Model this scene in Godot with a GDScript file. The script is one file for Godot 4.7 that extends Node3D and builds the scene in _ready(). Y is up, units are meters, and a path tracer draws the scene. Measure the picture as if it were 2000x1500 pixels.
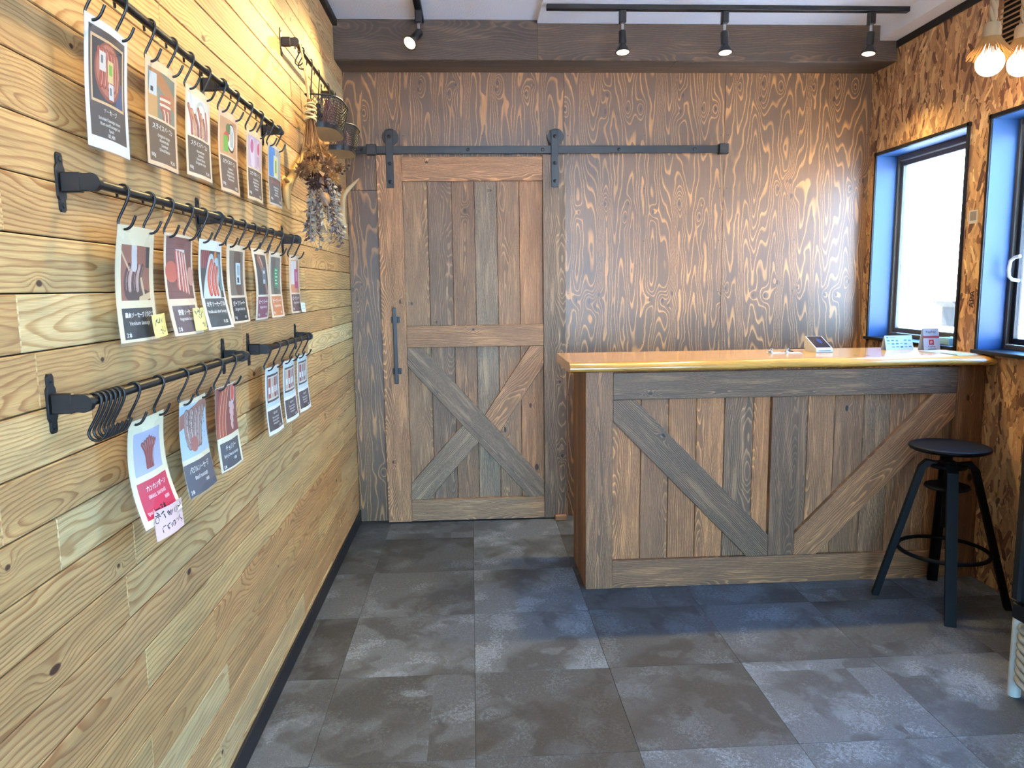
extends Node3D

const W := 3.068          # width of the shop, left wall at x = 0, back wall at z = 0
const FRONT := 6.2        # glazed shop front behind the camera
const ROD_X := 0.055

var rng := RandomNumberGenerator.new()
var names_used := {}
var tex := {}
var glyphs := {}
var font_rid: RID
var ts: TextServer


func _ready() -> void:
	rng.seed = 4711
	setup_camera()
	setup_sky()
	make_textures()
	build_shell()
	build_windows()
	build_outside()
	build_barn_door()
	build_counter()
	build_stool()
	build_fridge()
	build_lights()
	build_rails_and_cards()
	build_basket_corner()
	build_counter_items()
	build_right_wall_items()


# ------------------------------------------------------------------ camera, sky
func setup_camera() -> void:
	var c := Camera3D.new()
	c.name = "camera"
	c.fov = rad_to_deg(2.0 * atan(750.0 / 1438.3))
	c.near = 0.05
	c.far = 400.0
	c.position = Vector3(0.7013, 1.40, 4.3729)
	c.rotation = Vector3(-0.1306, -0.0531, -0.0129)
	add_child(c)
	c.current = true


func setup_sky() -> void:
	var e := Environment.new()
	var m := ProceduralSkyMaterial.new()
	m.sky_top_color = Color(0.20, 0.55, 0.90)
	m.sky_horizon_color = Color(0.70, 0.89, 1.0)
	m.sky_curve = 0.25
	m.ground_bottom_color = Color(0.50, 0.54, 0.58)
	m.ground_horizon_color = Color(0.66, 0.72, 0.78)
	m.sun_angle_max = 1.0
	m.energy_multiplier = 1.0
	var s := Sky.new()
	s.sky_material = m
	e.background_mode = Environment.BG_SKY
	e.sky = s
	e.background_energy_multiplier = 33.0
	e.ambient_light_source = Environment.AMBIENT_SOURCE_DISABLED
	e.tonemap_mode = Environment.TONE_MAPPER_LINEAR
	e.tonemap_exposure = 1.08
	e.sdfgi_enabled = true
	e.ssao_enabled = true
	e.ssil_enabled = true
	var w := WorldEnvironment.new()
	w.name = "world_environment"
	w.environment = e
	add_child(w)
	# midday sun from behind the shop: it lights the yard, not the room
	var sun := DirectionalLight3D.new()
	sun.name = "sun"
	sun.light_color = Color(1.0, 0.98, 0.94)
	sun.light_energy = 95.0
	sun.light_angular_distance = 0.5
	sun.shadow_enabled = true
	sun.sky_mode = DirectionalLight3D.SKY_MODE_LIGHT_ONLY
	add_child(sun)
	sun.look_at_from_position(Vector3(-1.0, 8.0, -5.5), Vector3.ZERO)


# ------------------------------------------------------------------ mesh builder
class MB:
	var v := PackedVector3Array()
	var n := PackedVector3Array()
	var uv := PackedVector2Array()
	var ix := PackedInt32Array()

	func vert(p: Vector3, nn: Vector3, t: Vector2) -> int:
		v.append(p)
		n.append(nn)
		uv.append(t)
		return v.size() - 1

	# a, b, c run anticlockwise seen from outside
	func tri(a: Vector3, b: Vector3, c: Vector3, ta := Vector2.ZERO, tb := Vector2.ZERO, tc := Vector2.ZERO) -> void:
		var nn := (b - a).cross(c - a).normalized()
		var i := vert(a, nn, ta)
		vert(b, nn, tb)
		vert(c, nn, tc)
		ix.append_array(PackedInt32Array([i, i + 2, i + 1]))

	func quad(a: Vector3, b: Vector3, c: Vector3, d: Vector3, ta := Vector2.ZERO, tb := Vector2.ZERO, tc := Vector2.ZERO, td := Vector2.ZERO) -> void:
		var nn := (b - a).cross(c - a)
		if nn.length_squared() < 1e-16:
			nn = (c - a).cross(d - a)
		nn = nn.normalized()
		var i := vert(a, nn, ta)
		vert(b, nn, tb)
		vert(c, nn, tc)
		vert(d, nn, td)
		ix.append_array(PackedInt32Array([i, i + 2, i + 1, i, i + 3, i + 2]))

	# grid of rows x cols smooth points, given row by row
	func grid(p: Array, rows: int, cols: int, flip := false) -> void:
		var base := v.size()
		for r in rows:
			for c in cols:
				var q: Vector3 = p[r * cols + c]
				var dx: Vector3 = p[r * cols + mini(c + 1, cols - 1)] - p[r * cols + maxi(c - 1, 0)]
				var dy: Vector3 = p[mini(r + 1, rows - 1) * cols + c] - p[maxi(r - 1, 0) * cols + c]
				var nn := dx.cross(dy).normalized()
				vert(q, -nn if flip else nn, Vector2(float(c) / (cols - 1), float(r) / (rows - 1)))
		for r in rows - 1:
			for c in cols - 1:
				var a := base + r * cols + c
				var b := a + 1
				var d := a + cols
				var e := d + 1
				if flip:
					ix.append_array(PackedInt32Array([a, b, e, a, e, d]))
				else:
					ix.append_array(PackedInt32Array([a, e, b, a, d, e]))

	func add(o: MB, x: Transform3D) -> void:
		var base := v.size()
		for i in o.v.size():
			v.append(x * o.v[i])
			n.append((x.basis * o.n[i]).normalized())
		uv.append_array(o.uv)
		for i in o.ix:
			ix.append(i + base)

	func mesh() -> ArrayMesh:
		var a := []
		a.resize(Mesh.ARRAY_MAX)
		a[Mesh.ARRAY_VERTEX] = v
		a[Mesh.ARRAY_NORMAL] = n
		a[Mesh.ARRAY_TEX_UV] = uv
		a[Mesh.ARRAY_INDEX] = ix
		var m := ArrayMesh.new()
		m.add_surface_from_arrays(Mesh.PRIMITIVE_TRIANGLES, a)
		return m

	# chamfered box round c; uv runs along axis L (metres * su) and across axis A (0..1 mapped to v0..v0 + vs)
	func cbox(c: Vector3, size: Vector3, b: float, L := 0, A := 1, su := 1.0, uo := 0.0, v0 := 0.0, vs := 1.0) -> void:
		var h := size / 2.0
		b = minf(b, minf(h.x, minf(h.y, h.z)) * 0.6)
		var T := 3 - L - A
		var f := func(p: Vector3, k: int) -> Vector2:
			var a: float = p[A] / size[A] + 0.5
			var u: float = p[L] * su + uo
			if k == A:
				a = 0.04 + 0.1 * (p[T] / maxf(size[T], 0.001) + 0.5)
			elif k == L:
				u = uo + p[T] * su
			return Vector2(u, v0 + vs * clampf(a, 0.01, 0.99))
		for k in 3:
			var i := (k + 1) % 3
			var j := (k + 2) % 3
			for s in [-1.0, 1.0]:
				var q := []
				for st in [[-1, -1], [1, -1], [1, 1], [-1, 1]]:
					var p := Vector3.ZERO
					p[k] = s * h[k]
					p[i] = st[0] * (h[i] - b)
					p[j] = st[1] * (h[j] - b)
					q.append(p)
				if s < 0:
					q.reverse()
				quad(c + q[0], c + q[1], c + q[2], c + q[3], f.call(q[0], k), f.call(q[1], k), f.call(q[2], k), f.call(q[3], k))
		if b <= 0.0:
			return
		for k in 3:                     # the twelve chamfers, each along axis k
			var i := (k + 1) % 3
			var j := (k + 2) % 3
			for si in [-1.0, 1.0]:
				for sj in [-1.0, 1.0]:
					var q := []
					for e in [[0, -1.0], [0, 1.0], [1, 1.0], [1, -1.0]]:
						var p := Vector3.ZERO
						p[k] = e[1] * (h[k] - b)
						p[i] = si * (h[i] - (b if e[0] == 1 else 0.0))
						p[j] = sj * (h[j] - (0.0 if e[0] == 1 else b))
						q.append(p)
					var mid: Vector3 = (q[0] + q[2]) / 2.0
					mid[k] = 0.0
					if (q[1] - q[0]).cross(q[2] - q[0]).dot(mid) < 0:
						q.reverse()
					var kk := i if i != A else j
					quad(c + q[0], c + q[1], c + q[2], c + q[3], f.call(q[0], kk), f.call(q[1], kk), f.call(q[2], kk), f.call(q[3], kk))
		for sx in [-1.0, 1.0]:
			for sy in [-1.0, 1.0]:
				for sz in [-1.0, 1.0]:
					var p0 := Vector3(sx * h.x, sy * (h.y - b), sz * (h.z - b))
					var p1 := Vector3(sx * (h.x - b), sy * h.y, sz * (h.z - b))
					var p2 := Vector3(sx * (h.x - b), sy * (h.y - b), sz * h.z)
					if (p1 - p0).cross(p2 - p0).dot(Vector3(sx, sy, sz)) < 0:
						var t := p1
						p1 = p2
						p2 = t
					tri(c + p0, c + p1, c + p2, f.call(p0, T), f.call(p1, T), f.call(p2, T))

	# swept round bar
	func tube(path: Array, r: Variant, sides := 8, closed := false) -> void:
		var m := path.size()
		var tan0: Vector3 = (path[1] - path[0]).normalized()
		var up := Vector3.UP if absf(tan0.y) < 0.9 else Vector3.RIGHT
		var side := tan0.cross(up).normalized()
		var base := v.size()
		var rows := m + 1 if closed else m
		var along := 0.0
		for i in rows:
			var p: Vector3 = path[i % m]
			var a: Vector3 = path[(i - 1 + m) % m] if (closed or i > 0) else path[i]
			var b: Vector3 = path[(i + 1) % m] if (closed or i < m - 1) else path[i % m]
			var t := (b - a).normalized()
			side = (side - t * side.dot(t)).normalized()
			var up2 := side.cross(t)
			var rr: float = r[i % m] if r is Array else r
			if i > 0:
				along += p.distance_to(path[(i - 1) % m])
			for k in sides + 1:
				var ang := TAU * k / sides
				var d := side * cos(ang) + up2 * sin(ang)
				vert(p + d * rr, d, Vector2(along, float(k) / sides))
		for i in rows - 1:
			for k in sides:
				var a := base + i * (sides + 1) + k
				var b := a + sides + 1
				ix.append_array(PackedInt32Array([a, a + 1, b + 1, a, b + 1, b]))
		if not closed:
			for e in [0, m - 1]:
				var p: Vector3 = path[e]
				var t: Vector3 = (path[0] - path[1]).normalized() if e == 0 else (path[m - 1] - path[m - 2]).normalized()
				var ci := vert(p, t, Vector2.ZERO)
				var first := v.size()
				for k in sides + 1:
					vert(v[base + e * (sides + 1) + k], t, Vector2.ZERO)
				for k in sides:
					if e == 0:
						ix.append_array(PackedInt32Array([ci, first + k + 1, first + k]))
					else:
						ix.append_array(PackedInt32Array([ci, first + k, first + k + 1]))

	# profile of (radius, height) from bottom to top, turned round the y axis
	func lathe(prof: Array, sides := 24, x := Transform3D()) -> void:
		var m := prof.size()
		var dirs := []
		for i in m - 1:
			dirs.append((prof[i + 1] - prof[i]).normalized())
		for i in m - 1:
			var base := v.size()
			for e in 2:
				var q: Vector2 = prof[i + e]
				var d: Vector2 = dirs[i]
				var o := i - 1 + 2 * e          # the neighbouring piece; a sharp corner keeps its own normal
				if o >= 0 and o < m - 1 and d.dot(dirs[o]) > 0.72:
					d = (d + dirs[o]).normalized()
				for k in sides + 1:
					var ang := TAU * k / sides
					var nn := Vector3(d.y * cos(ang), -d.x, d.y * sin(ang))
					vert(x * Vector3(q.x * cos(ang), q.y, q.x * sin(ang)), (x.basis * nn).normalized(), Vector2(float(k) / sides, float(i + e) / (m - 1)))
			for k in sides:
				var a := base + k
				var b := a + sides + 1
				ix.append_array(PackedInt32Array([a, a + 1, b + 1, a, b + 1, b]))

	# convex or concave outline in the xy plane, pushed from z0 to z1; uv along dir
	func prism(poly: PackedVector2Array, z0: float, z1: float, dir := Vector2.RIGHT, su := 1.0, uo := 0.0, v0 := 0.0, vs := 1.0, width := 1.0, bevel := 0.0) -> void:
		if Geometry2D.is_polygon_clockwise(poly):
			poly = poly.duplicate()
			poly.reverse()
		var c := Vector2.ZERO
		for p in poly:
			c += p / poly.size()
		var perp := Vector2(-dir.y, dir.x)
		var f := func(p: Vector2) -> Vector2:
			return Vector2((p - c).dot(dir) * su + uo, v0 + vs * clampf((p - c).dot(perp) / width + 0.5, 0.01, 0.99))
		var top := poly
		if bevel > 0.0:
			var o := Geometry2D.offset_polygon(poly, -bevel, Geometry2D.JOIN_MITER)
			if o.size() == 1 and o[0].size() == poly.size():
				top = o[0]
				if Geometry2D.is_polygon_clockwise(top):
					top.reverse()
				var best := 0
				for i in top.size():
					if top[i].distance_to(poly[0]) < top[best].distance_to(poly[0]):
						best = i
				var turned := PackedVector2Array()
				for i in top.size():
					turned.append(top[(i + best) % top.size()])
				top = turned
			else:
				bevel = 0.0
		var ids := Geometry2D.triangulate_polygon(top)
		for i in range(0, ids.size(), 3):
			var a := top[ids[i]]
			var b := top[ids[i + 1]]
			var d := top[ids[i + 2]]
			if (b - a).cross(d - a) < 0:
				var t := b
				b = d
				d = t
			tri(Vector3(a.x, a.y, z1), Vector3(b.x, b.y, z1), Vector3(d.x, d.y, z1), f.call(a), f.call(b), f.call(d))
		ids = Geometry2D.triangulate_polygon(poly)
		for i in range(0, ids.size(), 3):
			var a := poly[ids[i]]
			var b := poly[ids[i + 1]]
			var d := poly[ids[i + 2]]
			if (b - a).cross(d - a) < 0:
				var t := b
				b = d
				d = t
			tri(Vector3(a.x, a.y, z0), Vector3(d.x, d.y, z0), Vector3(b.x, b.y, z0), f.call(a), f.call(d), f.call(b))
		var m := poly.size()
		for i in m:
			var a := poly[i]
			var b := poly[(i + 1) % m]
			quad(Vector3(a.x, a.y, z0), Vector3(b.x, b.y, z0), Vector3(b.x, b.y, z1 - bevel), Vector3(a.x, a.y, z1 - bevel), f.call(a), f.call(b), f.call(b), f.call(a))
			if bevel > 0.0:
				var a2 := top[i]
				var b2 := top[(i + 1) % m]
				quad(Vector3(a.x, a.y, z1 - bevel), Vector3(b.x, b.y, z1 - bevel), Vector3(b2.x, b2.y, z1), Vector3(a2.x, a2.y, z1), f.call(a), f.call(b), f.call(b2), f.call(a2))

	func ball(c: Vector3, r: Vector3, seg := 10, rings := 7) -> void:
		var base := v.size()
		for i in rings + 1:
			var a := PI * i / rings - PI / 2
			for k in seg + 1:
				var b := TAU * k / seg
				var d := Vector3(cos(a) * cos(b), sin(a), cos(a) * sin(b))
				vert(c + d * r, (d / r).normalized(), Vector2(float(k) / seg, float(i) / rings))
		for i in rings:
			for k in seg:
				var a := base + i * (seg + 1) + k
				var b := a + seg + 1
				ix.append_array(PackedInt32Array([a, a + 1, b + 1, a, b + 1, b]))


# ------------------------------------------------------------------ nodes
func numbered(called: String) -> String:
	var k: int = names_used.get(called, 0)
	names_used[called] = k + 1
	return called if k == 0 else "%s_%03d" % [called, k]


func thing(called: String, label: String, category: String, at := Vector3.ZERO, group := "") -> Node3D:
	var o := Node3D.new()
	o.name = numbered(called)
	add_child(o)
	o.position = at
	tag(o, label, category, group)
	return o


func tag(o: Node, label: String, category: String, group := "") -> void:
	o.set_meta("label", label)
	o.set_meta("category", category)
	if group:
		o.set_meta("group", group)


func part(called: String, mesh: Mesh, mat: Material, parent: Node, at := Vector3.ZERO) -> MeshInstance3D:
	var o := MeshInstance3D.new()
	o.name = called
	o.mesh = mesh
	o.material_override = mat
	o.position = at
	o.cast_shadow = GeometryInstance3D.SHADOW_CASTING_SETTING_ON
	parent.add_child(o, true)
	return o


func single(called: String, mesh: Mesh, mat: Material, label: String, category: String, at := Vector3.ZERO, group := "") -> MeshInstance3D:
	var o := part(numbered(called), mesh, mat, self, at)
	tag(o, label, category, group)
	return o


func shell(called: String, mesh: Mesh, mat: Material, label: String) -> Node3D:
	var o := Node3D.new()
	if mesh:
		o.free()
		o = part(called, mesh, mat, self)
	else:
		o.name = called
		add_child(o)
	o.set_meta("kind", "structure")
	o.set_meta("label", label)
	return o


func box(size: Vector3, bevel := 0.0, c := Vector3.ZERO) -> ArrayMesh:
	var b := MB.new()
	b.cbox(c, size, bevel)
	return b.mesh()


func span(lo: Vector3, hi: Vector3, bevel := 0.0) -> ArrayMesh:
	var b := MB.new()
	b.cbox((lo + hi) / 2.0, hi - lo, bevel)
	return b.mesh()


func mat(c: Color, rough := 0.6, metal := 0.0, spec := 0.5) -> StandardMaterial3D:
	var m := StandardMaterial3D.new()
	m.albedo_color = c
	m.roughness = rough
	m.metallic = metal
	m.metallic_specular = spec
	return m


func textured(t: Texture2D, tint := Color.WHITE, rough := 0.6) -> StandardMaterial3D:
	var m := mat(tint, rough)
	m.albedo_texture = t
	m.texture_repeat = true
	return m


func glow(c: Color, e: float) -> StandardMaterial3D:
	var m := mat(Color(1, 0.97, 0.9), 0.4)
	m.emission_enabled = true
	m.emission = c
	m.emission_energy_multiplier = e
	return m


# ------------------------------------------------------------------ computed textures
static func ss(a: float, b: float, x: float) -> float:
	var t := clampf((x - a) / (b - a), 0.0, 1.0)
	return t * t * (3.0 - 2.0 * t)


func noise(s: int, freq := 1.0, oct := 2, kind := FastNoiseLite.TYPE_SIMPLEX_SMOOTH) -> FastNoiseLite:
	var n := FastNoiseLite.new()
	n.seed = s
	n.noise_type = kind
	n.frequency = freq
	n.fractal_type = FastNoiseLite.FRACTAL_FBM if oct > 1 else FastNoiseLite.FRACTAL_NONE
	n.fractal_octaves = oct
	return n


# noise picture of gx by gy cycles, stretched to w by h; byte 128 is zero
func field(w: int, h: int, gx: float, gy: float, s: int, oct := 2, pp := 6.0) -> PackedByteArray:
	var im := noise(s, 1.0 / pp, oct).get_image(maxi(4, int(gx * pp)), maxi(4, int(gy * pp)), false, false, false)
	im.resize(w, h, Image.INTERPOLATE_CUBIC)
	return im.get_data()


func in_bands(w: int, h: int, bands: int, f: Callable) -> Image:
	var out := []
	out.resize(bands)
	var rows := h / bands
	var id := WorkerThreadPool.add_group_task(func(i: int) -> void: out[i] = f.call(i, i * rows, rows), bands)
	WorkerThreadPool.wait_for_group_task_completion(id)
	var all := PackedByteArray()
	for b in out:
		all.append_array(b)
	return Image.create_from_data(w, h, false, Image.FORMAT_RGB8, all)


# sawn boards: each strip of the picture is one board, rings cut by a plane that wanders past the pith
func wood_strips(w: int, strips: int, px: int, length: float, width: float, s0: int, tones: Array, stained: bool) -> ImageTexture:
	var n2 := noise(s0 + 1, 1.0, 2)
	var r := RandomNumberGenerator.new()
	r.seed = s0 * 77 + 5
	var pr := []
	for s in strips:
		var kn := []
		for k in [0, 1, 1, 2, 2, 3][r.randi() % 6]:
			kn.append([r.randf() * length, r.randf_range(0.15, 0.85) * width, r.randf_range(0.0035, 0.009), r.randf_range(1.2, 2.2)])
		pr.append({"y0": r.randf_range(-0.3, 1.3) * width, "d": r.randf_range(0.004, 0.05), "f": r.randf_range(120, 200) if stained else r.randf_range(70, 150), "kn": kn, "tone": tones[r.randi() % tones.size()], "sway": r.randf_range(0.006, 0.02), "line": r.randf_range(0.7, 1.0)})
	var hh := strips * px
	var f_wave := field(w, hh, length * 5.0, width * strips * 26.0, s0 + 2, 3)
	var f_fib := field(w, hh, length * 14.0, width * strips * 520.0, s0 + 3, 1, 2.0)
	var f_tone := field(w, hh, length * 2.0, width * strips * 18.0, s0 + 4, 2)
	var f_blot := field(w, hh, length * 2.6, width * strips * 30.0, s0 + 5, 2)
	var f := func(i: int, _row: int, rows: int) -> PackedByteArray:
		var q: Dictionary = pr[i]
		var o := PackedByteArray()
		o.resize(w * rows * 3)
		var early: Color = q.tone[0]
		var late: Color = q.tone[1]
		if stained:
			early = early * 0.90
			late = late * 1.10
		var knot: Color = q.tone[2]
		var er := early.r * 255.0
		var eg := early.g * 255.0
		var eb := early.b * 255.0
		var dr := late.r * 255.0 - er
		var dg := late.g * 255.0 - eg
		var db := late.b * 255.0 - eb
		var kr := knot.r * 255.0
		var kg := knot.g * 255.0
		var kb := knot.b * 255.0
		var freq: float = q.f
		var line: float = q.line
		var kns: Array = q.kn
		var dd := PackedFloat32Array()
		var cc := PackedFloat32Array()
		for x in w:
			var mx := x * length / w
			dd.append(q.d * (1.0 + 1.1 * n2.get_noise_2d(mx * 1.7, i * 31.0)))
			cc.append(q.y0 + q.sway * n2.get_noise_2d(mx * 1.3, i * 53.0 + 9.0))
		for y in rows:
			var my := (y + 0.5) / rows * width
			var j := y * w * 3
			var at := (i * rows + y) * w
			for x in w:
				var mx := x * length / w
				var wav := f_wave[at] / 127.5 - 1.0
				var yy := my - cc[x]
				var rad := sqrt(yy * yy + dd[x] * dd[x]) + 0.0045 * wav
				var kd := 0.0
				for k in kns:
					var ax: float = (mx - k[0]) / (k[2] * k[3])
					var ay: float = (my - k[1]) / k[2]
					var d2 := ax * ax + ay * ay
					if d2 < 40.0:
						rad += 0.020 * exp(-d2 * 0.12)
						if d2 < 4.0:
							kd = maxf(kd, 1.0 - ss(0.75, 1.25, sqrt(d2) + 0.5 * wav))
				var t := rad * freq
				var fr := t - floorf(t)
				var lw := clampf((fr - 0.42) / 0.51, 0.0, 1.0)
				lw = lw * lw * (3.0 - 2.0 * lw) * clampf((1.0 - fr) / 0.07, 0.0, 1.0) * line
				var tone := 1.0 + 0.10 * (f_fib[at] / 127.5 - 1.0) + 0.11 * (f_tone[at] / 127.5 - 1.0)
				if not stained:
					lw = 0.90 * pow(lw, 1.25)
				else:
					lw = pow(lw, 1.6) + 0.35 * ss(0.15, 0.6, f_blot[at] / 127.5 - 1.0)
				if lw > 1.0:
					lw = 1.0
				var kk := (1.0 - kd) * tone
				kd *= tone
				o[j] = mini(int((er + dr * lw) * kk + kr * kd), 255)
				o[j + 1] = mini(int((eg + dg * lw) * kk + kg * kd), 255)
				o[j + 2] = mini(int((eb + db * lw) * kk + kb * kd), 255)
				j += 3
				at += 1
		return o
	return ImageTexture.create_from_image(in_bands(w, strips * px, strips, f))


# rotary-cut plywood: one skin peeled off a turning log, so figure repeats with the turn of the log
func plywood() -> ImageTexture:
	var w := 1600
	var h := 1400
	var f_fib := field(w, h, 3.1 * 200.0, 2.7 * 9.0, 87, 1, 2.0)
	var f_wave := field(w, h, 3.1 * 14.0, 2.7 * 9.0, 90, 3)
	var f_bend := field(w, h, 3.1 * 9.0, 2.7 * 5.0, 91, 2)
	var f_big := field(w, h, 3.1 * 1.1, 2.7 * 0.9, 88, 2, 60.0)
	var f_tone := field(w, h, 3.1 * 2.2, 2.7 * 2.2, 89, 2, 20.0)
	var n3 := noise(92, 1.0, 1)
	var r := RandomNumberGenerator.new()
	r.seed = 33
	var kn := []
	var turn := 0.44
	for sheet in 4:
		for row in 5:
			var v := [0.25, 0.78, 1.30, 1.86, 2.40][row] + r.randf_range(-0.12, 0.12) as float
			for k in 4:
				kn.append([sheet, r.randf() * turn, v + r.randf_range(-0.05, 0.05), r.randf_range(0.7, 1.25)])
	var f := func(_i: int, row: int, rows: int) -> PackedByteArray:
		var o := PackedByteArray()
		o.resize(w * rows * 3)
		for y in rows:
			var my := 2.7 * (1.0 - float(row + y) / h)
			var near := []
			for sheet in 4:
				near.append(kn.filter(func(k): return k[0] == sheet and absf(k[2] - my) < 0.16))
			for x in w:
				var mx := 3.1 * x / w
				var sheet := clampi(int(floorf((mx - 0.31) / 0.942)) + 1, 0, 3)
				var lx := mx + sheet * 5.37
				var a := TAU * lx / turn
				var at := (row + y) * w + x
				a += 0.14 * (f_bend[at] / 127.5 - 1.0)
				var ww := f_wave[at] / 127.5 - 1.0
				var g := n3.get_noise_3d(cos(a) * 0.52 + sheet * 20.0, sin(a) * 0.52, my * 0.62 + lx * 0.2)
				var t := g * 5.6 + lx * 11.0 + 0.16 * ww + 1.2 * (f_big[at] / 127.5 - 1.0)
				var kd := 0.0
				var turnx := fmod(lx, turn)
				for k in near[sheet]:
					var dx: float = turnx - k[1]
					dx -= roundf(dx / turn) * turn
					var dy: float = my - k[2]
					var d2: float = (dx * dx / 0.0006 + dy * dy / 0.0022) / (k[3] * k[3])
					if d2 < 12.0:
						t += 2.4 * exp(-d2) * k[3]
						kd = maxf(kd, 1.0 - ss(0.02, 0.10, d2))
				var fr := t - floorf(t)
				var lt := 1.0 - ss(0.09, 0.33, fr)
				lt = maxf(lt, ss(0.955, 1.0, fr))
				var tone := 1.0 + 0.12 * (f_fib[at] / 127.5 - 1.0) + 0.14 * (f_tone[at] / 127.5 - 1.0)
				lt *= 0.82 + 0.18 * ww
				kd *= 0.8
				var kk := (1.0 - kd) * tone
				kd *= tone
				var j := (y * w + x) * 3
				o[j] = mini(int((98.0 + 91.0 * lt) * kk + 51.0 * kd), 255)
				o[j + 1] = mini(int((68.5 + 61.5 * lt) * kk + 31.0 * kd), 255)
				o[j + 2] = mini(int((41.5 + 28.5 * lt) * kk + 22.0 * kd), 255)
		return o
	return ImageTexture.create_from_image(in_bands(w, h, 28, f))


# strand board: thousands of pressed wood flakes laid one over the other, mostly upright
func strand_board() -> void:
	var n := 1024
	var ppm := n / 1.3
	var col := PackedByteArray()
	col.resize(n * n * 3)
	var hgt := PackedByteArray()
	hgt.resize(n * n * 3)
	for i in range(0, n * n * 3, 3):
		col[i] = 120
		col[i + 1] = 78
		col[i + 2] = 46
	var r := RandomNumberGenerator.new()
	r.seed = 812
	var tones := [Color8(206, 166, 116), Color8(192, 150, 102), Color8(182, 138, 94), Color8(168, 126, 86), Color8(150, 110, 76), Color8(128, 88, 62), Color8(98, 64, 48), Color8(218, 182, 130)]
	for k in 4200:
		var small := r.randf() < 0.22
		var len := r.randf_range(0.02, 0.06) * ppm if small else r.randf_range(0.06, 0.14) * ppm
		var wid := r.randf_range(0.003, 0.008) * ppm if small else r.randf_range(0.010, 0.030) * ppm
		var lean := r.randfn(0.0, 0.38)
		if r.randf() < 0.06:
			lean = r.randf_range(-1.0, 1.0)
		var c: Color = tones[mini(r.randi() % tones.size(), r.randi() % tones.size() + 1)]
		if small and r.randf() < 0.35:
			c = tones[6]
		c = c * r.randf_range(0.88, 1.10)
		var cx := r.randf() * n
		var cy := r.randf() * n
		var hv := r.randi_range(60, 220)
		var ph := r.randf() * 9.0
		for dy in range(int(-len / 2), int(len / 2) + 1):
			var y := posmod(int(cy) + dy, n)
			var xm := cx + dy * lean + sin(dy * 0.13 + ph) * 1.0
			var taper := minf(1.0, (len / 2 - absf(dy)) / (wid * 0.5) + 0.35)
			var half := wid * 0.5 * taper
			for x0 in range(int(xm - half), int(xm + half) + 1):
				var x := posmod(x0, n)
				var e := (x0 - xm) / maxf(half, 1.0)
				var st := 1.0 + 0.10 * sin((x0 - cx - dy * lean) * 1.9 + ph * 3.0 + sin(dy * 0.05) * 2.0)
				var j := (y * n + x) * 3
				col[j] = clampi(int(c.r * st * 255.0), 0, 255)
				col[j + 1] = clampi(int(c.g * st * 255.0), 0, 255)
				col[j + 2] = clampi(int(c.b * st * 255.0), 0, 255)
				hgt[j] = clampi(hv + int(e * 14.0), 0, 255)
	tex.osb = ImageTexture.create_from_image(Image.create_from_data(n, n, false, Image.FORMAT_RGB8, col))
	tex.osb_height = ImageTexture.create_from_image(Image.create_from_data(n, n, false, Image.FORMAT_RGB8, hgt))


# mottled concrete-look vinyl: dark smears, chalky clouds, fine grit
func floor_print() -> ImageTexture:
	var n := 1400
	var f_warp := field(n, n, 10.0, 10.0, 301, 4, 40.0)
	var a := noise(302, 1.0, 4)
	var f_pale := field(n, n, 6.8, 6.8, 303, 4, 60.0)
	var f_fine := field(n, n, 380.0, 380.0, 304, 2, 3.0)
	var f_mid := field(n, n, 120.0, 120.0, 305, 2, 6.0)
	var f := func(_i: int, row: int, rows: int) -> PackedByteArray:
		var o := PackedByteArray()
		o.resize(n * rows * 3)
		for y in rows:
			var my := (row + y) * 2.0 / n
			for x in n:
				var mx := x * 2.0 / n
				var at := (row + y) * n + x
				var wa := f_warp[at] / 127.5 - 1.0
				var p := a.get_noise_2d(mx * 1.5 + wa * 0.35, my * 1.5 - wa * 0.3)
				var q := f_pale[at] / 127.5 - 1.0
				var fine := f_fine[at] / 127.5 - 1.0
				var fine2 := f_mid[at] / 127.5 - 1.0
				var grey := 0.43 + 0.045 * p
				var dark := ss(-0.08, 0.32, p + 0.16 * fine2 + 0.10 * fine)
				var pale := ss(0.02, 0.46, q + 0.30 * fine2 + 0.16 * fine) * (1.0 - dark * 0.6)
				dark *= 0.85
				pale *= 0.62
				var s := 1.0 + 0.24 * fine + 0.12 * fine2
				if fine > 0.55 and fine2 > 0.1:
					s += 0.35
				var j := at * 3 - row * n * 3
				s *= 255.0
				o[j] = mini(int(lerpf(lerpf(grey, 0.285, dark), 0.585, pale) * s), 255)
				o[j + 1] = mini(int(lerpf(lerpf(grey, 0.280, dark), 0.590, pale) * s), 255)
				o[j + 2] = mini(int(lerpf(lerpf(grey * 0.985, 0.270, dark), 0.585, pale) * s), 255)
		return o
	return ImageTexture.create_from_image(in_bands(n, n, 28, f))


func relief(s: int, freq: float, size := 256) -> NoiseTexture2D:
	var t := NoiseTexture2D.new()
	t.noise = noise(s, freq, 3)
	t.width = size
	t.height = size
	t.seamless = true
	return t


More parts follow.
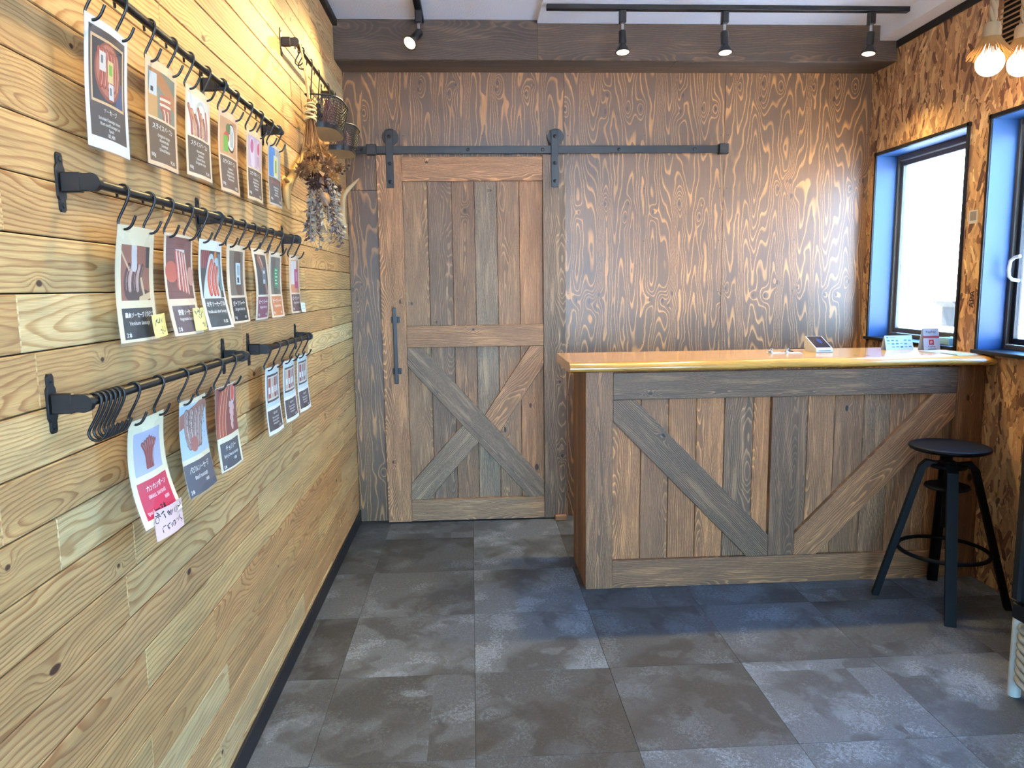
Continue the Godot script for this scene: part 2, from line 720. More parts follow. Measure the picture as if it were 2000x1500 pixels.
func make_textures() -> void:
	var cedar := [
		[Color8(224, 192, 142), Color8(172, 124, 76), Color8(84, 52, 32)],
		[Color8(218, 183, 132), Color8(166, 115, 68), Color8(78, 46, 28)],
		[Color8(214, 176, 124), Color8(160, 110, 68), Color8(84, 52, 32)],
		[Color8(228, 202, 156), Color8(182, 140, 92), Color8(70, 50, 36)],
		[Color8(213, 172, 122), Color8(162, 111, 70), Color8(84, 46, 28)],
		[Color8(221, 188, 136), Color8(166, 120, 74), Color8(74, 50, 34)]]
	tex.cedar = wood_strips(1536, 16, 96, 3.4, 0.0935, 11, cedar, false)
	var stain := [
		[Color8(116, 90, 68), Color8(164, 128, 92), Color8(44, 32, 27)],
		[Color8(108, 87, 70), Color8(154, 124, 96), Color8(42, 33, 29)],
		[Color8(122, 95, 72), Color8(168, 130, 94), Color8(50, 34, 26)],
		[Color8(100, 84, 71), Color8(152, 128, 102), Color8(40, 33, 30)],
		[Color8(128, 99, 75), Color8(174, 136, 98), Color8(52, 36, 28)]]
	tex.stain = wood_strips(1536, 12, 96, 3.0, 0.13, 57, stain, true)
	tex.slab = wood_strips(1024, 1, 320, 2.2, 0.55, 202, [[Color8(198, 145, 70), Color8(160, 105, 46), Color8(96, 54, 28)]], false)
	tex.ply = plywood()
	strand_board()
	tex.floor = floor_print()
	paint_cards()


# ------------------------------------------------------------------ printed cards, one sheet of prints
const CELL := Vector2i(204, 280)
var sheet_img: Image

# strokes on a ten by ten grid, points as xy pairs
const STROKES := {
	"ソ": ["2 2 3.5 4", "8 1.5 7 5 3 9"], "ー": ["1 5 9 5"], "セ": ["1 4 9 3 7 6", "4 1 4 8 5 9 9 9"],
	"ジ": ["2 1.5 4 2.5", "1.5 4 3.5 5", "2 9 6 8 8.5 4", "7 1 8 2.5", "8.5 .5 9.5 2"], "ス": ["2 2 8 2 5 6 1 9", "5.5 5.5 9 9"],
	"ラ": ["3 1.5 8 1.5", "1.5 4 8.5 4 7 7 3 9.5"], "イ": ["8 1 5 4 1.5 6", "5.5 4 5.5 9.5"], "ベ": ["1 6 4 3 9 8", "7 2 8 3.5", "8.5 1.2 9.5 2.8"],
	"コ": ["2 2 8 2 8 8.5", "2 8.5 8 8.5"], "ン": ["1.5 2 4 4", "1.5 9 5 8 9 3"], "バ": ["4 3 3 6 1 9", "6 3 8 6 9 9", "7 1 8 2.5", "8.5 .5 9.5 2"],
	"ル": ["3 2 3 6 1 9", "6 1.5 6 9 9.5 6"], "チ": ["7 1 3 2.5", "1 4.5 9 4.5", "5.2 2 5 6 3 9.5"], "ョ": ["3 4 8 4 8 9.5 3 9.5", "3 6.7 8 6.7"],
	"リ": ["3 1.5 3 6", "7.5 1 7.5 6 4 9.5"], "カ": ["1 3.5 8.5 3.5 8 8.5 6.5 9", "4.5 1 4 5 1.5 9"],
	"ボ": ["1 3 8 3", "4.7 1 4.7 9.5", "2.5 5 1 8", "6.8 5 8.5 8", "7.5 .5 8.2 1.8", "9 .3 9.7 1.6"],
	"ビ": ["2.5 1.5 2.5 8.5 3.5 9.3 8.5 9.3", "2.5 5.5 7.5 4", "7 1 8 2.4", "8.5 .6 9.5 2"], "エ": ["2 2 8 2", "5 2 5 8.5", "1 8.5 9 8.5"],
	"フ": ["1.5 2 8.5 2 7 6 3 9.5"], "(": ["7 0 5.5 3 5.5 7 7 10"], ")": ["3 0 4.5 3 4.5 7 3 10"], "キ": ["2 3 8 2.3", "1 6 9 5", "4.3 .5 6 9.8"],
	"ャ": ["2 6 8 4.5 6.5 7", "4 3.5 5.5 9.8"], "本": ["1 3 9 3", "5 .5 5 9.5", "5 3 1 8", "5 3 9 8", "3 7 7 7"],
	"鹿": ["5 0 5 1.5", "1 1.5 9 1.5", "2 1.5 1 9.5", "3 3 8.5 3 8.5 5 3 5 3 3", "5 3 5 5", "6.7 3 6.7 5", "3 6 3 9.5 5 8.5", "3 7.3 5.5 7", "6.5 5.8 6.5 9 9.5 9", "6.5 7.5 9 6.7"],
	"肉": ["1.5 3 8.5 3 8.5 9.5", "1.5 3 1.5 9.5", "5 .5 5 3", "5 3 3 6", "5 4 7 6", "5 6 3 9", "5 7 7 9"],
	"野": ["1 1 5 1 5 5 1 5 1 1", "1 3 5 3", "3 1 3 9", "1 7 5 7", ".5 9.3 5.5 8.8", "6 1 9 1 7.5 3", "6 4 9.5 4 9 5.5", "7.7 4 7.7 9 6.8 9.5"],
	"菜": ["1 1.5 9 1.5", "3.3 .5 3.3 2.7", "6.7 .5 6.7 2.7", "8 3.2 2 4", "2.5 4.6 3 5.4", "5 4.4 5.2 5.2", "7.7 4 7 5.4", "1 6.4 9 6.4", "5 5.6 5 10", "5 6.4 1.5 9.3", "5 6.4 8.5 9.3"],
	"北": ["4 1 4 9", "1 3.5 4 3.5", ".5 8 4 6.5", "6.5 1 6.5 8.5 7.5 9.3 9.5 9", "9.5 3 6.5 5"], "牛": ["3 1 2 4", "2.5 2.8 8 2.8", "1 5.8 9 5.8", "5.3 .5 5.3 9.8"],
	"3": ["2.5 2 5 1 7.5 2.5 5 5 7.5 7.2 5 9 2.5 8"]}


func dot(x: int, y: int, c: Color) -> void:
	if x >= 0 and y >= 0 and x < sheet_img.get_width() and y < sheet_img.get_height():
		sheet_img.set_pixel(x, y, c)


func rect(o: Vector2, x: float, y: float, w: float, h: float, c: Color) -> void:
	sheet_img.fill_rect(Rect2i(int(o.x + x), int(o.y + y), int(w), int(h)), c)


func ell(o: Vector2, x: float, y: float, rx: float, ry: float, c: Color, ang := 0.0) -> void:
	var m := int(maxf(rx, ry)) + 1
	var ca := cos(ang)
	var sa := sin(ang)
	for j in range(-m, m + 1):
		for i in range(-m, m + 1):
			var a := (i * ca + j * sa) / rx
			var b := (-i * sa + j * ca) / ry
			if a * a + b * b <= 1.0 and x + i >= 2 and x + i < 199 and y + j >= 2 and y + j < 268:
				dot(int(o.x + x + i), int(o.y + y + j), c)


func cap(o: Vector2, a: Vector2, b: Vector2, r: float, c: Color, clip := Rect2(0, 0, 200, 270)) -> void:
	var lo := Vector2(minf(a.x, b.x) - r, minf(a.y, b.y) - r)
	var hi := Vector2(maxf(a.x, b.x) + r, maxf(a.y, b.y) + r)
	var d := b - a
	var l2 := maxf(d.length_squared(), 1e-6)
	for y in range(int(lo.y), int(hi.y) + 2):
		for x in range(int(lo.x), int(hi.x) + 2):
			var p := Vector2(x, y)
			if not clip.has_point(p):
				continue
			var t := clampf((p - a).dot(d) / l2, 0.0, 1.0)
			if p.distance_to(a + d * t) <= r:
				dot(int(o.x) + x, int(o.y) + y, c)


func sausage(o: Vector2, a: Vector2, b: Vector2, bend: float, r: float, c: Color, clip: Rect2) -> void:
	var side := (b - a).orthogonal().normalized()
	var last := a
	for pas in 3:
		last = a
		for i in range(1, 9):
			var t := i / 8.0
			var p := a.lerp(b, t) + side * bend * sin(PI * t)
			if pas == 0:
				cap(o, last, p, r, c.darkened(0.35), clip)
			elif pas == 1:
				cap(o, last - side * r * 0.12, p - side * r * 0.12, r * 0.78, c, clip)
			else:
				cap(o, last + side * r * 0.35, p + side * r * 0.35, r * 0.16, c.lightened(0.5), clip)
			last = p


func jp(o: Vector2, x: float, y: float, s: String, size: float, c: Color, thick := 0.0) -> void:
	var at := Vector2(x, y)
	for ch in s:
		for st in STROKES.get(ch, []):
			var q: PackedStringArray = st.split(" ")
			for i in range(0, q.size() - 2, 2):
				cap(o, at + Vector2(float(q[i]), float(q[i + 1])) * size / 10.0, at + Vector2(float(q[i + 2]), float(q[i + 3])) * size / 10.0, maxf(thick, size * 0.055), c)
		at.x += size * 1.02


func latin(o: Vector2, x: float, y: float, s: String, size: int, c: Color, mid := false) -> void:
	if ts == null:
		ts = TextServerManager.get_primary_interface()
		var f := SystemFont.new()
		f.font_names = PackedStringArray(["Droid Sans"])
		f.font_weight = 700
		glyphs.font = f
		font_rid = f.get_rids()[0]
	var v := Vector2i(size, 0)
	var total := 0.0
	for ch in s:
		var g := ts.font_get_glyph_index(font_rid, size, ch.unicode_at(0), 0)
		ts.font_render_glyph(font_rid, v, g)
		total += ts.font_get_glyph_advance(font_rid, size, g).x
	var im: Image = ts.font_get_texture_image(font_rid, v, 0)
	var px := x - (total / 2.0 if mid else 0.0)
	for ch in s:
		var g := ts.font_get_glyph_index(font_rid, size, ch.unicode_at(0), 0)
		if ts.font_get_glyph_texture_idx(font_rid, v, g) == 0:
			var r := Rect2i(ts.font_get_glyph_uv_rect(font_rid, v, g))
			var off := ts.font_get_glyph_offset(font_rid, v, g)
			for j in r.size.y:
				for i in r.size.x:
					var al := im.get_pixel(r.position.x + i, r.position.y + j).a
					if al > 0.05:
						var X := int(o.x + px + off.x) + i
						var Y := int(o.y + y + off.y) + j
						if X >= 0 and Y >= 0 and X < sheet_img.get_width() and Y < sheet_img.get_height():
							sheet_img.set_pixel(X, Y, sheet_img.get_pixel(X, Y).lerp(c, al))
		px += ts.font_get_glyph_advance(font_rid, size, g).x


func scribble(o: Vector2, x: float, y: float, w: float, size: float, c: Color, s: int) -> void:
	var r := RandomNumberGenerator.new()
	r.seed = s
	var px := x
	while px < x + w:
		for k in 3:
			var a := Vector2(px + r.randf() * size * 0.8, y + r.randf() * size)
			cap(o, a, a + Vector2(r.randf_range(-0.6, 0.6), r.randf_range(-0.7, 0.7)) * size, size * 0.075, c)
		px += size * r.randf_range(0.7, 1.0)


# id, paper, caption colour, top of picture, top of caption, look
const CARDS := [
	["plate", "eef1f6", "5a4a3c"], ["bacon", "eccba6", "6a5238"], ["dish", "f0d9b6", "63503c"], ["packet", "efc8a6", "625043"], ["pink", "ead0a4", "5a4a40"], ["blue", "c9c4b8", "5c5654"],
	["venison", "f1e2bd", "20262a"], ["bundle", "f0ddc0", "6f6164"], ["three", "eef3f4", "4c5254"], ["label", "ecd9bc", "23272b"], ["jerky", "ecdcc4", "8c4a60"], ["green", "efdcc0", "d08250"], ["magenta", "edcfae", "6a4a40"],
	["crimson", "f3ecc9", "c83a58"], ["basil", "f0e6c6", "5f5f68"], ["chorizo", "f1e8cb", "55555c"],
	["gift", "f3f0e6", "4c3c3c"], ["gift", "f3f0ea", "4c3c40"], ["gift", "f3efe4", "4a3a3c"]]


func paint_cards() -> void:
	sheet_img = Image.create(2048, 860, false, Image.FORMAT_RGB8)
	sheet_img.fill(Color(0.95, 0.95, 0.93))
	var white := Color(0.95, 0.94, 0.92)
	var r := RandomNumberGenerator.new()
	r.seed = 99
	for k in CARDS.size():
		var o := Vector2((k % 10) * CELL.x, (k / 10) * CELL.y)
		var look: String = CARDS[k][0]
		var paper := Color(CARDS[k][1])
		var capc := Color(CARDS[k][2])
		rect(o, 0, 0, 204, 280, paper)
		match look:
			"plate":
				rect(o, 16, 18, 168, 226, Color("4b4340"))
				rect(o, 24, 34, 152, 138, Color("dcb98c"))
				var c := Rect2(30, 40, 140, 126)
				rect(o, 30, 40, 140, 126, Color("2c2a30"))
				rect(o, 130, 110, 40, 56, Color("2f4d7e"))
				ell(o, 98, 100, 60, 62, Color("8c4634"))
				ell(o, 98, 98, 53, 55, Color("b06a52"))
				for i in 6:
					sausage(o, Vector2(56 + i * 16, 60), Vector2(62 + i * 15, 130), 8, 8, Color("a5462e").lightened(0.06 * (i % 3)), c)
				rect(o, 58, 62, 26, 40, Color("d9d2cc"))
				rect(o, 92, 74, 28, 46, Color("dcc48c"))
				rect(o, 98, 82, 16, 22, Color("7db23a"))
				rect(o, 96, 122, 24, 34, Color("cfd6dc"))
				for q in [Vector2(64, 70), Vector2(101, 130)]:
					rect(o, q.x, q.y, 8, 16, Color("5f6a70"))
				jp(o, 68, 178, "ソーセージ", 12.5, white)
				for i in 3:
					latin(o, 100, 206 + i * 11, ["Smoked Sausage Assort", "Ham and Sausage Set", "1pack"][i], 9, white, true)
				latin(o, 100, 240, "¥2,980", 11, white, true)
			"bacon", "dish", "packet", "pink", "blue":
				rect(o, 14, 150, 172, 108, capc)
				var c := Rect2(14, 24, 172, 120)
				if look == "bacon":
					rect(o, 14, 24, 172, 120, Color("7e8676"))
					cap(o, Vector2(40, 30), Vector2(190, 90), 20, Color("b07a48"), c)
					rect(o, 14, 80, 50, 64, Color("c89a5c"))
					for i in 5:
						cap(o, Vector2(80, 84 + i * 7), Vector2(150, 78 + i * 8), 3.4, [Color("b8604a"), Color("ecd7c0")][i % 2], c)
						sausage(o, Vector2(84 + i * 14, 112), Vector2(98 + i * 12, 142), 4, 5, [Color("b0452c"), Color("e3cba4")][i % 2], c)
					rect(o, 20, 34, 40, 56, Color("cdd2d2"))
					rect(o, 28, 70, 14, 12, Color("33383c"))
				elif look == "dish":
					rect(o, 14, 24, 172, 120, Color("e4e2dc"))
					ell(o, 110, 78, 46, 46, Color("c3cfc6"))
					ell(o, 112, 78, 36, 36, Color("eef0ea"))
					for i in 7:
						sausage(o, Vector2(20 + i * 22, 60 + (i % 3) * 12), Vector2(44 + i * 20, 138), 8, 8, [Color("a8543a"), Color("c98a52"), Color("8e3f30")][i % 3], c)
				elif look == "packet":
					rect(o, 14, 24, 172, 120, Color("c99a6e"))
					ell(o, 116, 82, 50, 48, Color("2c2c2e"))
					ell(o, 116, 80, 44, 42, Color("dfe2e0"))
					ell(o, 84, 56, 22, 18, Color("5c7038"))
					ell(o, 70, 84, 24, 18, Color("c2402e"))
					rect(o, 44, 80, 40, 54, Color("6fae3c"))
					for i in 4:
						cap(o, Vector2(100 + i * 12, 60), Vector2(110 + i * 9, 108), 3, Color("9aa2a0"), c)
				elif look == "pink":
					rect(o, 14, 24, 172, 120, Color("c3aec0"))
					cap(o, Vector2(56, 50), Vector2(66, 124), 20, Color("d8cbdc"), c)
					cap(o, Vector2(134, 50), Vector2(142, 124), 20, Color("d4c2d4"), c)
					ell(o, 56, 62, 16, 26, Color("b85a8e"))
					ell(o, 136, 62, 18, 24, Color("c23c66"))
					for i in 5:
						cap(o, Vector2(122 + i * 6, 92), Vector2(120 + i * 9, 130), 1.6, Color("8e5680"), c)
				else:
					rect(o, 8, 14, 184, 130, Color("a9a9a2"))
					cap(o, Vector2(50, 36), Vector2(50, 130), 36, Color("2a7ac2"), Rect2(8, 14, 184, 130))
					rect(o, 70, 46, 70, 96, Color("c6cfc6"))
					rect(o, 82, 56, 40, 76, Color("d2cf6a"))
					rect(o, 92, 66, 20, 56, Color("3f8a58"))
				if look == "blue":
					rect(o, 8, 146, 184, 116, capc)
				jp(o, 34, 158, "スライスベーコン", 16, Color("d84a52") if look == "blue" else white)
				for i in 4:
					latin(o, 100, 192 + i * 12, ["Sliced Bacon", "Original recipe", "Homemade", "Smoked"][(i + k) % 4], 11, white, true)
				latin(o, 20, 246, "100g", 12, white)
				latin(o, 136, 252, "¥1,200", 12, white)
			"venison", "bundle", "three":
				var c := Rect2(24, 44, 150, 128) if look == "venison" else Rect2(12, 8, 176, 164)
				if look == "venison":
					rect(o, 24, 44, 150, 128, Color("9a5f4a"))
					rect(o, 150, 44, 24, 50, Color("2b2526"))
					cap(o, Vector2(60, 150), Vector2(176, 176), 22, Color("4e342c"), c)
					for i in 5:
						sausage(o, Vector2(60 + i * 17, 92), Vector2(44 + i * 18, 146), -6, 7.5, [Color("5a2f2c"), Color("c9a397")][i % 2], c)
					cap(o, Vector2(80, 48), Vector2(84, 92), 13, Color("d8d2d0"), c)
					cap(o, Vector2(24, 60), Vector2(60, 100), 3, Color("d6b48c"), c)
					cap(o, Vector2(110, 170), Vector2(172, 160), 8, Color("d8bd94"), c)
					cap(o, Vector2(136, 164), Vector2(120, 122), 6, Color("d8bd94"), c)
				elif look == "bundle":
					rect(o, 12, 8, 176, 164, Color("7d4e48"))
					for i in 12:
						rect(o, 12, 12 + i * 14, 176, 1, Color("633a36"))
					ell(o, 40, 100, 34, 28, Color("c4604a"))
					ell(o, 176, 110, 26, 26, Color("cf9a8c"))
					rect(o, 62, 40, 66, 24, Color("dcd8da"))
					for i in 8:
						sausage(o, Vector2(64 + i * 9, 46 + i), Vector2(72 + i * 11, 142 + i * 2), 5, 5.5, [Color("b9483c"), Color("e7c4b4")][i % 2], c)
				else:
					c = Rect2(14, 32, 172, 142)
					rect(o, 14, 32, 172, 142, Color("3c3833"))
					rect(o, 14, 32, 60, 46, Color("6a2c2c"))
					for i in 4:
						cap(o, Vector2(24 + i * 15, 32), Vector2(20 + i * 13, 82), 4, Color("a04848"), c)
					ell(o, 128, 50, 15, 20, Color("d07c3c"))
					cap(o, Vector2(40, 170), Vector2(90, 62), 22, Color("c8d6d8"), c)
					cap(o, Vector2(90, 170), Vector2(140, 80), 30, Color("bcd2da"), c)
					cap(o, Vector2(60, 150), Vector2(130, 160), 26, Color("d2dcda"), c)
					for i in 4:
						cap(o, Vector2(156 + i * 7, 40), Vector2(166 + i * 5, 150), 2.2, Color("6f9ba8"), c)
					for i in 3:
						sausage(o, Vector2(92 + i * 26, 66 + i * 10), Vector2(70 + i * 28, 158), -12, 11, Color("cf4e34"), c)
				rect(o, 20, 190 if look != "three" else 176, 160, 72 if look != "three" else 86, capc)
				if look == "venison":
					jp(o, 32, 199, "鹿肉ソーセージ(ジビエ)", 12.6, white, 1.0)
					latin(o, 100, 230, "Venison Sausage", 13, white, true)
				elif look == "bundle":
					jp(o, 48, 200, "野菜ソーセージ", 15, white, 1.1)
					latin(o, 100, 230, "Vegetable Sausage", 11, white, true)
				else:
					jp(o, 28, 184, "北牛ソーセージ3本", 16, white, 1.1)
					latin(o, 100, 220, "Hokkaido Beef Sausage", 13, white, true)
					latin(o, 118, 252, "¥1,080", 14, white)
				if look != "three":
					jp(o, 26, 246, "3本", 12, white, 1.0)
			"label", "jerky", "green", "magenta":
				var c := Rect2(26, 22, 148, 152)
				rect(o, 26, 22, 148, 152, [Color("776a5c"), Color("3a3a3e"), Color("7a7264"), Color("d48a5c")][["label", "jerky", "green", "magenta"].find(look)])
				if look == "label":
					cap(o, Vector2(100, 50), Vector2(108, 140), 38, Color("5e4738"), c)
					rect(o, 80, 62, 52, 74, Color("c2dce8"))
					rect(o, 92, 112, 20, 18, Color("22262c"))
					for i in 4:
						rect(o, 96 + i * 7, 70, 3, 34, Color("5a6a74"))
				elif look == "jerky":
					sausage(o, Vector2(70, 36), Vector2(150, 168), 4, 24, Color("94604a"), c)
					rect(o, 84, 70, 56, 64, Color("6c7a88"))
					rect(o, 96, 82, 32, 12, Color("cfd6dc"))
					rect(o, 90, 116, 30, 16, Color("b6c4ce"))
				elif look == "green":
					cap(o, Vector2(60, 40), Vector2(80, 160), 24, Color("5e5244"), c)
					rect(o, 70, 64, 56, 84, Color("2f8c5e"))
					for i in 5:
						rect(o, 80, 72 + i * 14, 34 - (i % 2) * 10, 5, Color("bfe0c4"))
					for i in 6:
						ell(o, 70 + i * 16, 160, 9, 8, Color("4a4e44").lightened(0.1 * (i % 2)))
				else:
					rect(o, 30, 26, 80, 110, Color("d8d0cc"))
					rect(o, 78, 64, 80, 90, Color("b83a72"))
					for i in 4:
						rect(o, 100 + i * 10, 76, 5, 46, Color("e8b8cc"))
				rect(o, 22, 182, 156, 80, capc)
				jp(o, 34, 192, "ビーフジャーキー", 16, white, 1.0)
				latin(o, 100, 226, "Original Beef Jerky", 12, white, true)
				latin(o, 30, 254, "50g", 12, white)
				latin(o, 130, 254, "¥880", 12, white)
			"crimson", "basil", "chorizo":
				if look == "crimson":
					var c := Rect2(26, 36, 146, 108)
					rect(o, 26, 36, 146, 108, Color("b8bede"))
					for i in 7:
						sausage(o, Vector2(66 + i * 12, 56 + absf(i - 3) * 4), Vector2(84 + i * 5, 128), 8 - i * 3, 6, Color("97423c").lightened(0.08 * (i % 2)), c)
					rect(o, 22, 160, 158, 92, capc)
					jp(o, 56, 172, "カンカンボーン", 15, white, 1.0)
					latin(o, 104, 206, "SMALL SAUSAGE", 12, white, true)
					latin(o, 130, 224, "¥500", 13, white)
					latin(o, 30, 242, "1pack", 12, white)
					cap(o, Vector2(64, 236), Vector2(84, 236), 1.6, Color("26242a"))
					jp(o, 88, 228, "3本", 15, Color("26242a"), 1.3)
				elif look == "basil":
					var c := Rect2(2, 14, 198, 150)
					rect(o, 2, 14, 198, 150, Color("b9d0e2"))
					cap(o, Vector2(0, 60), Vector2(200, 20), 20, Color("a46e5e"), c)
					for i in 5:
						sausage(o, Vector2(44 + i * 32, 40), Vector2(60 + i * 18, 130), -8, 14, Color("a88880").lightened(0.06 * (i % 2)), c)
					for i in 90:
						ell(o, r.randf_range(40, 180), r.randf_range(40, 130), 2, 2, Color("5c4a44"))
					ell(o, 86, 130, 24, 22, Color("b06a5e"))
					rect(o, 2, 178, 198, 100, capc)
					jp(o, 32, 190, "バジルソーセージ", 17, white, 1.1)
					latin(o, 100, 228, "Basil sausage", 14, white, true)
					latin(o, 120, 246, "¥980", 12, white)
					jp(o, 10, 250, "3本", 12, white, 1.0)
				else:
					var c := Rect2(2, 4, 198, 158)
					rect(o, 2, 4, 198, 158, Color("8c4238"))
					for i in 3:
						sausage(o, Vector2(60 + i * 22, 4), Vector2(20 + i * 22, 156), -8, 14, Color("b4552f"), c)
					for i in 4:
						cap(o, Vector2(120 + i * 4, 66 + i * 22), Vector2(160 - i * 8, 80 + i * 20), 11, Color("e0b9b4"), c)
					ell(o, 156, 34, 28, 34, Color("cfd2da"))
					ell(o, 156, 32, 22, 28, Color("e2582c"))
					rect(o, 16, 180, 166, 84, capc)
					jp(o, 54, 190, "チョリソー", 18, white, 1.1)
					latin(o, 100, 228, "Spicy Chorizo Sausage", 12, white, true)
					latin(o, 110, 246, "¥980", 12, white)
					jp(o, 22, 250, "3本", 11, white, 1.0)
			"gift":
				var c := Rect2(14, 30, 172, 112)
				rect(o, 8, 8, 184, 150, Color("cfdcdc"))
				rect(o, 20, 30, 160, 110, Color("4a332c"))
				rect(o, 28, 38, 144, 94, Color("d9cfc4"))
				for i in 4:
					rect(o, 34 + i * 35, 44, 28, 80, [Color("b0563c"), Color("c6b49a"), Color("9c3c34"), Color("7f8a90")][(i + k) % 4])
					rect(o, 38 + i * 35, 80, 18, 26, Color("e6e6e2"))
				rect(o, 12, 172, 176, 82, capc)
				latin(o, 100, 192, "GIFT SET", 13, white, true)
				for i in 3:
					latin(o, 100, 208 + i * 12, ["Ham and Sausage", "Assorted gift box", "with paper bag"][i], 10, white, true)
				latin(o, 130, 250, "¥3,500", 12, white)
	# third row: handwritten notes, small stands, screen
	var ink := Color("2c3038")
	var o2 := Vector2(0, 560)
	rect(o2, 0, 0, 204, 140, Color("f0e08e"))
	scribble(o2, 24, 24, 90, 30, ink, 5)
	scribble(o2, 70, 84, 100, 26, ink, 6)
	o2.x = 204
	rect(o2, 0, 0, 204, 140, Color("efe29a"))
	scribble(o2, 16, 12, 120, 24, ink, 7)
	scribble(o2, 60, 46, 40, 20, ink, 8)
	scribble(o2, 90, 94, 110, 24, ink, 9)
	o2.x = 408
	rect(o2, 0, 0, 204, 140, Color("f2f3ee"))
	scribble(o2, 30, 30, 130, 22, Color("5a7288"), 10)
	scribble(o2, 30, 76, 130, 22, Color("5a7288"), 11)
	o2.x = 612
	rect(o2, 0, 0, 204, 140, Color("f6d3cf"))
	scribble(o2, 14, 20, 168, 30, ink, 12)
	scribble(o2, 40, 84, 140, 26, ink, 13)
	ell(o2, 16, 44, 12, 16, ink)
	ell(o2, 16, 44, 9, 13, Color("f6d3cf"))
	o2.x = 816                         # tent card of payment marks
	rect(o2, 0, 0, 204, 140, Color("d6ecf2"))
	rect(o2, 14, 14, 14, 14, Color("3f8ab0"))
	rect(o2, 34, 18, 44, 6, Color("6f9fb4"))
	for j in 3:
		for i in 6:
			if (i + j * 5) % 7 != 3:
				rect(o2, 16 + i * 31, 44 + j * 30, 20, [12, 9, 14][(i + j) % 3], [Color("4a9ab8"), Color("7fb6c8"), Color("3f7f9c")][(i * 2 + j) % 3])
	o2.x = 1020                        # PayPay stand
	rect(o2, 0, 0, 204, 280, Color("dfe2ea"))
	latin(o2, 100, 62, "PayPay", 36, Color("5a5f78"), true)
	rect(o2, 0, 98, 204, 26, Color("c64a48"))
	rect(o2, 68, 144, 62, 62, Color("d8343a"))
	latin(o2, 99, 196, "P", 52, Color("f2e8e8"), true)
	latin(o2, 100, 236, "PayPay", 26, Color("7a5560"), true)
	rect(o2, 50, 252, 104, 14, Color("7a86a0"))
	o2.x = 1224                        # screen of the card reader
	rect(o2, 0, 0, 204, 140, Color("2a2a30"))
	ell(o2, 120, 60, 30, 30, Color("2e3a66"))
	o2.x = 1428                        # printed leaflet
	rect(o2, 0, 0, 204, 140, Color("e8ecec"))
	rect(o2, 10, 10, 80, 120, Color("a9c6d2"))
	for i in 8:
		rect(o2, 104, 16 + i * 14, 80 - (i % 3) * 14, 5, Color("8c9aa0"))
	tex.cards = ImageTexture.create_from_image(sheet_img)


# uv rectangle of a print on the sheet
func print_rect(x: float, y: float, w: float, h: float) -> Rect2:
	return Rect2(x / 2048.0, y / 860.0, w / 2048.0, h / 860.0)


# ------------------------------------------------------------------ the room
func board(parent: Node, called: String, lo: Vector3, hi: Vector3, L: int, A: int, m: Material, strips: int, length: float, bevel := 0.0015, pick := -1) -> MeshInstance3D:
	var b := MB.new()
	var st := pick if pick >= 0 else rng.randi() % strips
	var half := minf(0.5, (hi[L] - lo[L]) / length / 2.0 + 0.005)   # keep the board inside the picture
	b.cbox((lo + hi) / 2.0, hi - lo, bevel, L, A, 1.0 / length, rng.randf_range(half, 1.0 - half), float(st) / strips + 0.0008, 1.0 / strips - 0.0016)
	return part(called, b.mesh(), m, parent)


func wood_set(t: Texture2D, tints: Array, rough: float, bump: float, spec := 0.5) -> Array:
	var out := []
	for c in tints:
		var m := textured(t, c, rough)
		m.metallic_specular = spec
		if bump > 0.0:
			m.heightmap_enabled = true
			m.heightmap_texture = t
			m.heightmap_scale = bump
		out.append(m)
	return out


var m_cedar := []
var m_stain := []
var m_counter := []
var m_dark := []
var m_black: StandardMaterial3D
var m_iron: StandardMaterial3D
var m_osb: StandardMaterial3D
var m_white: StandardMaterial3D


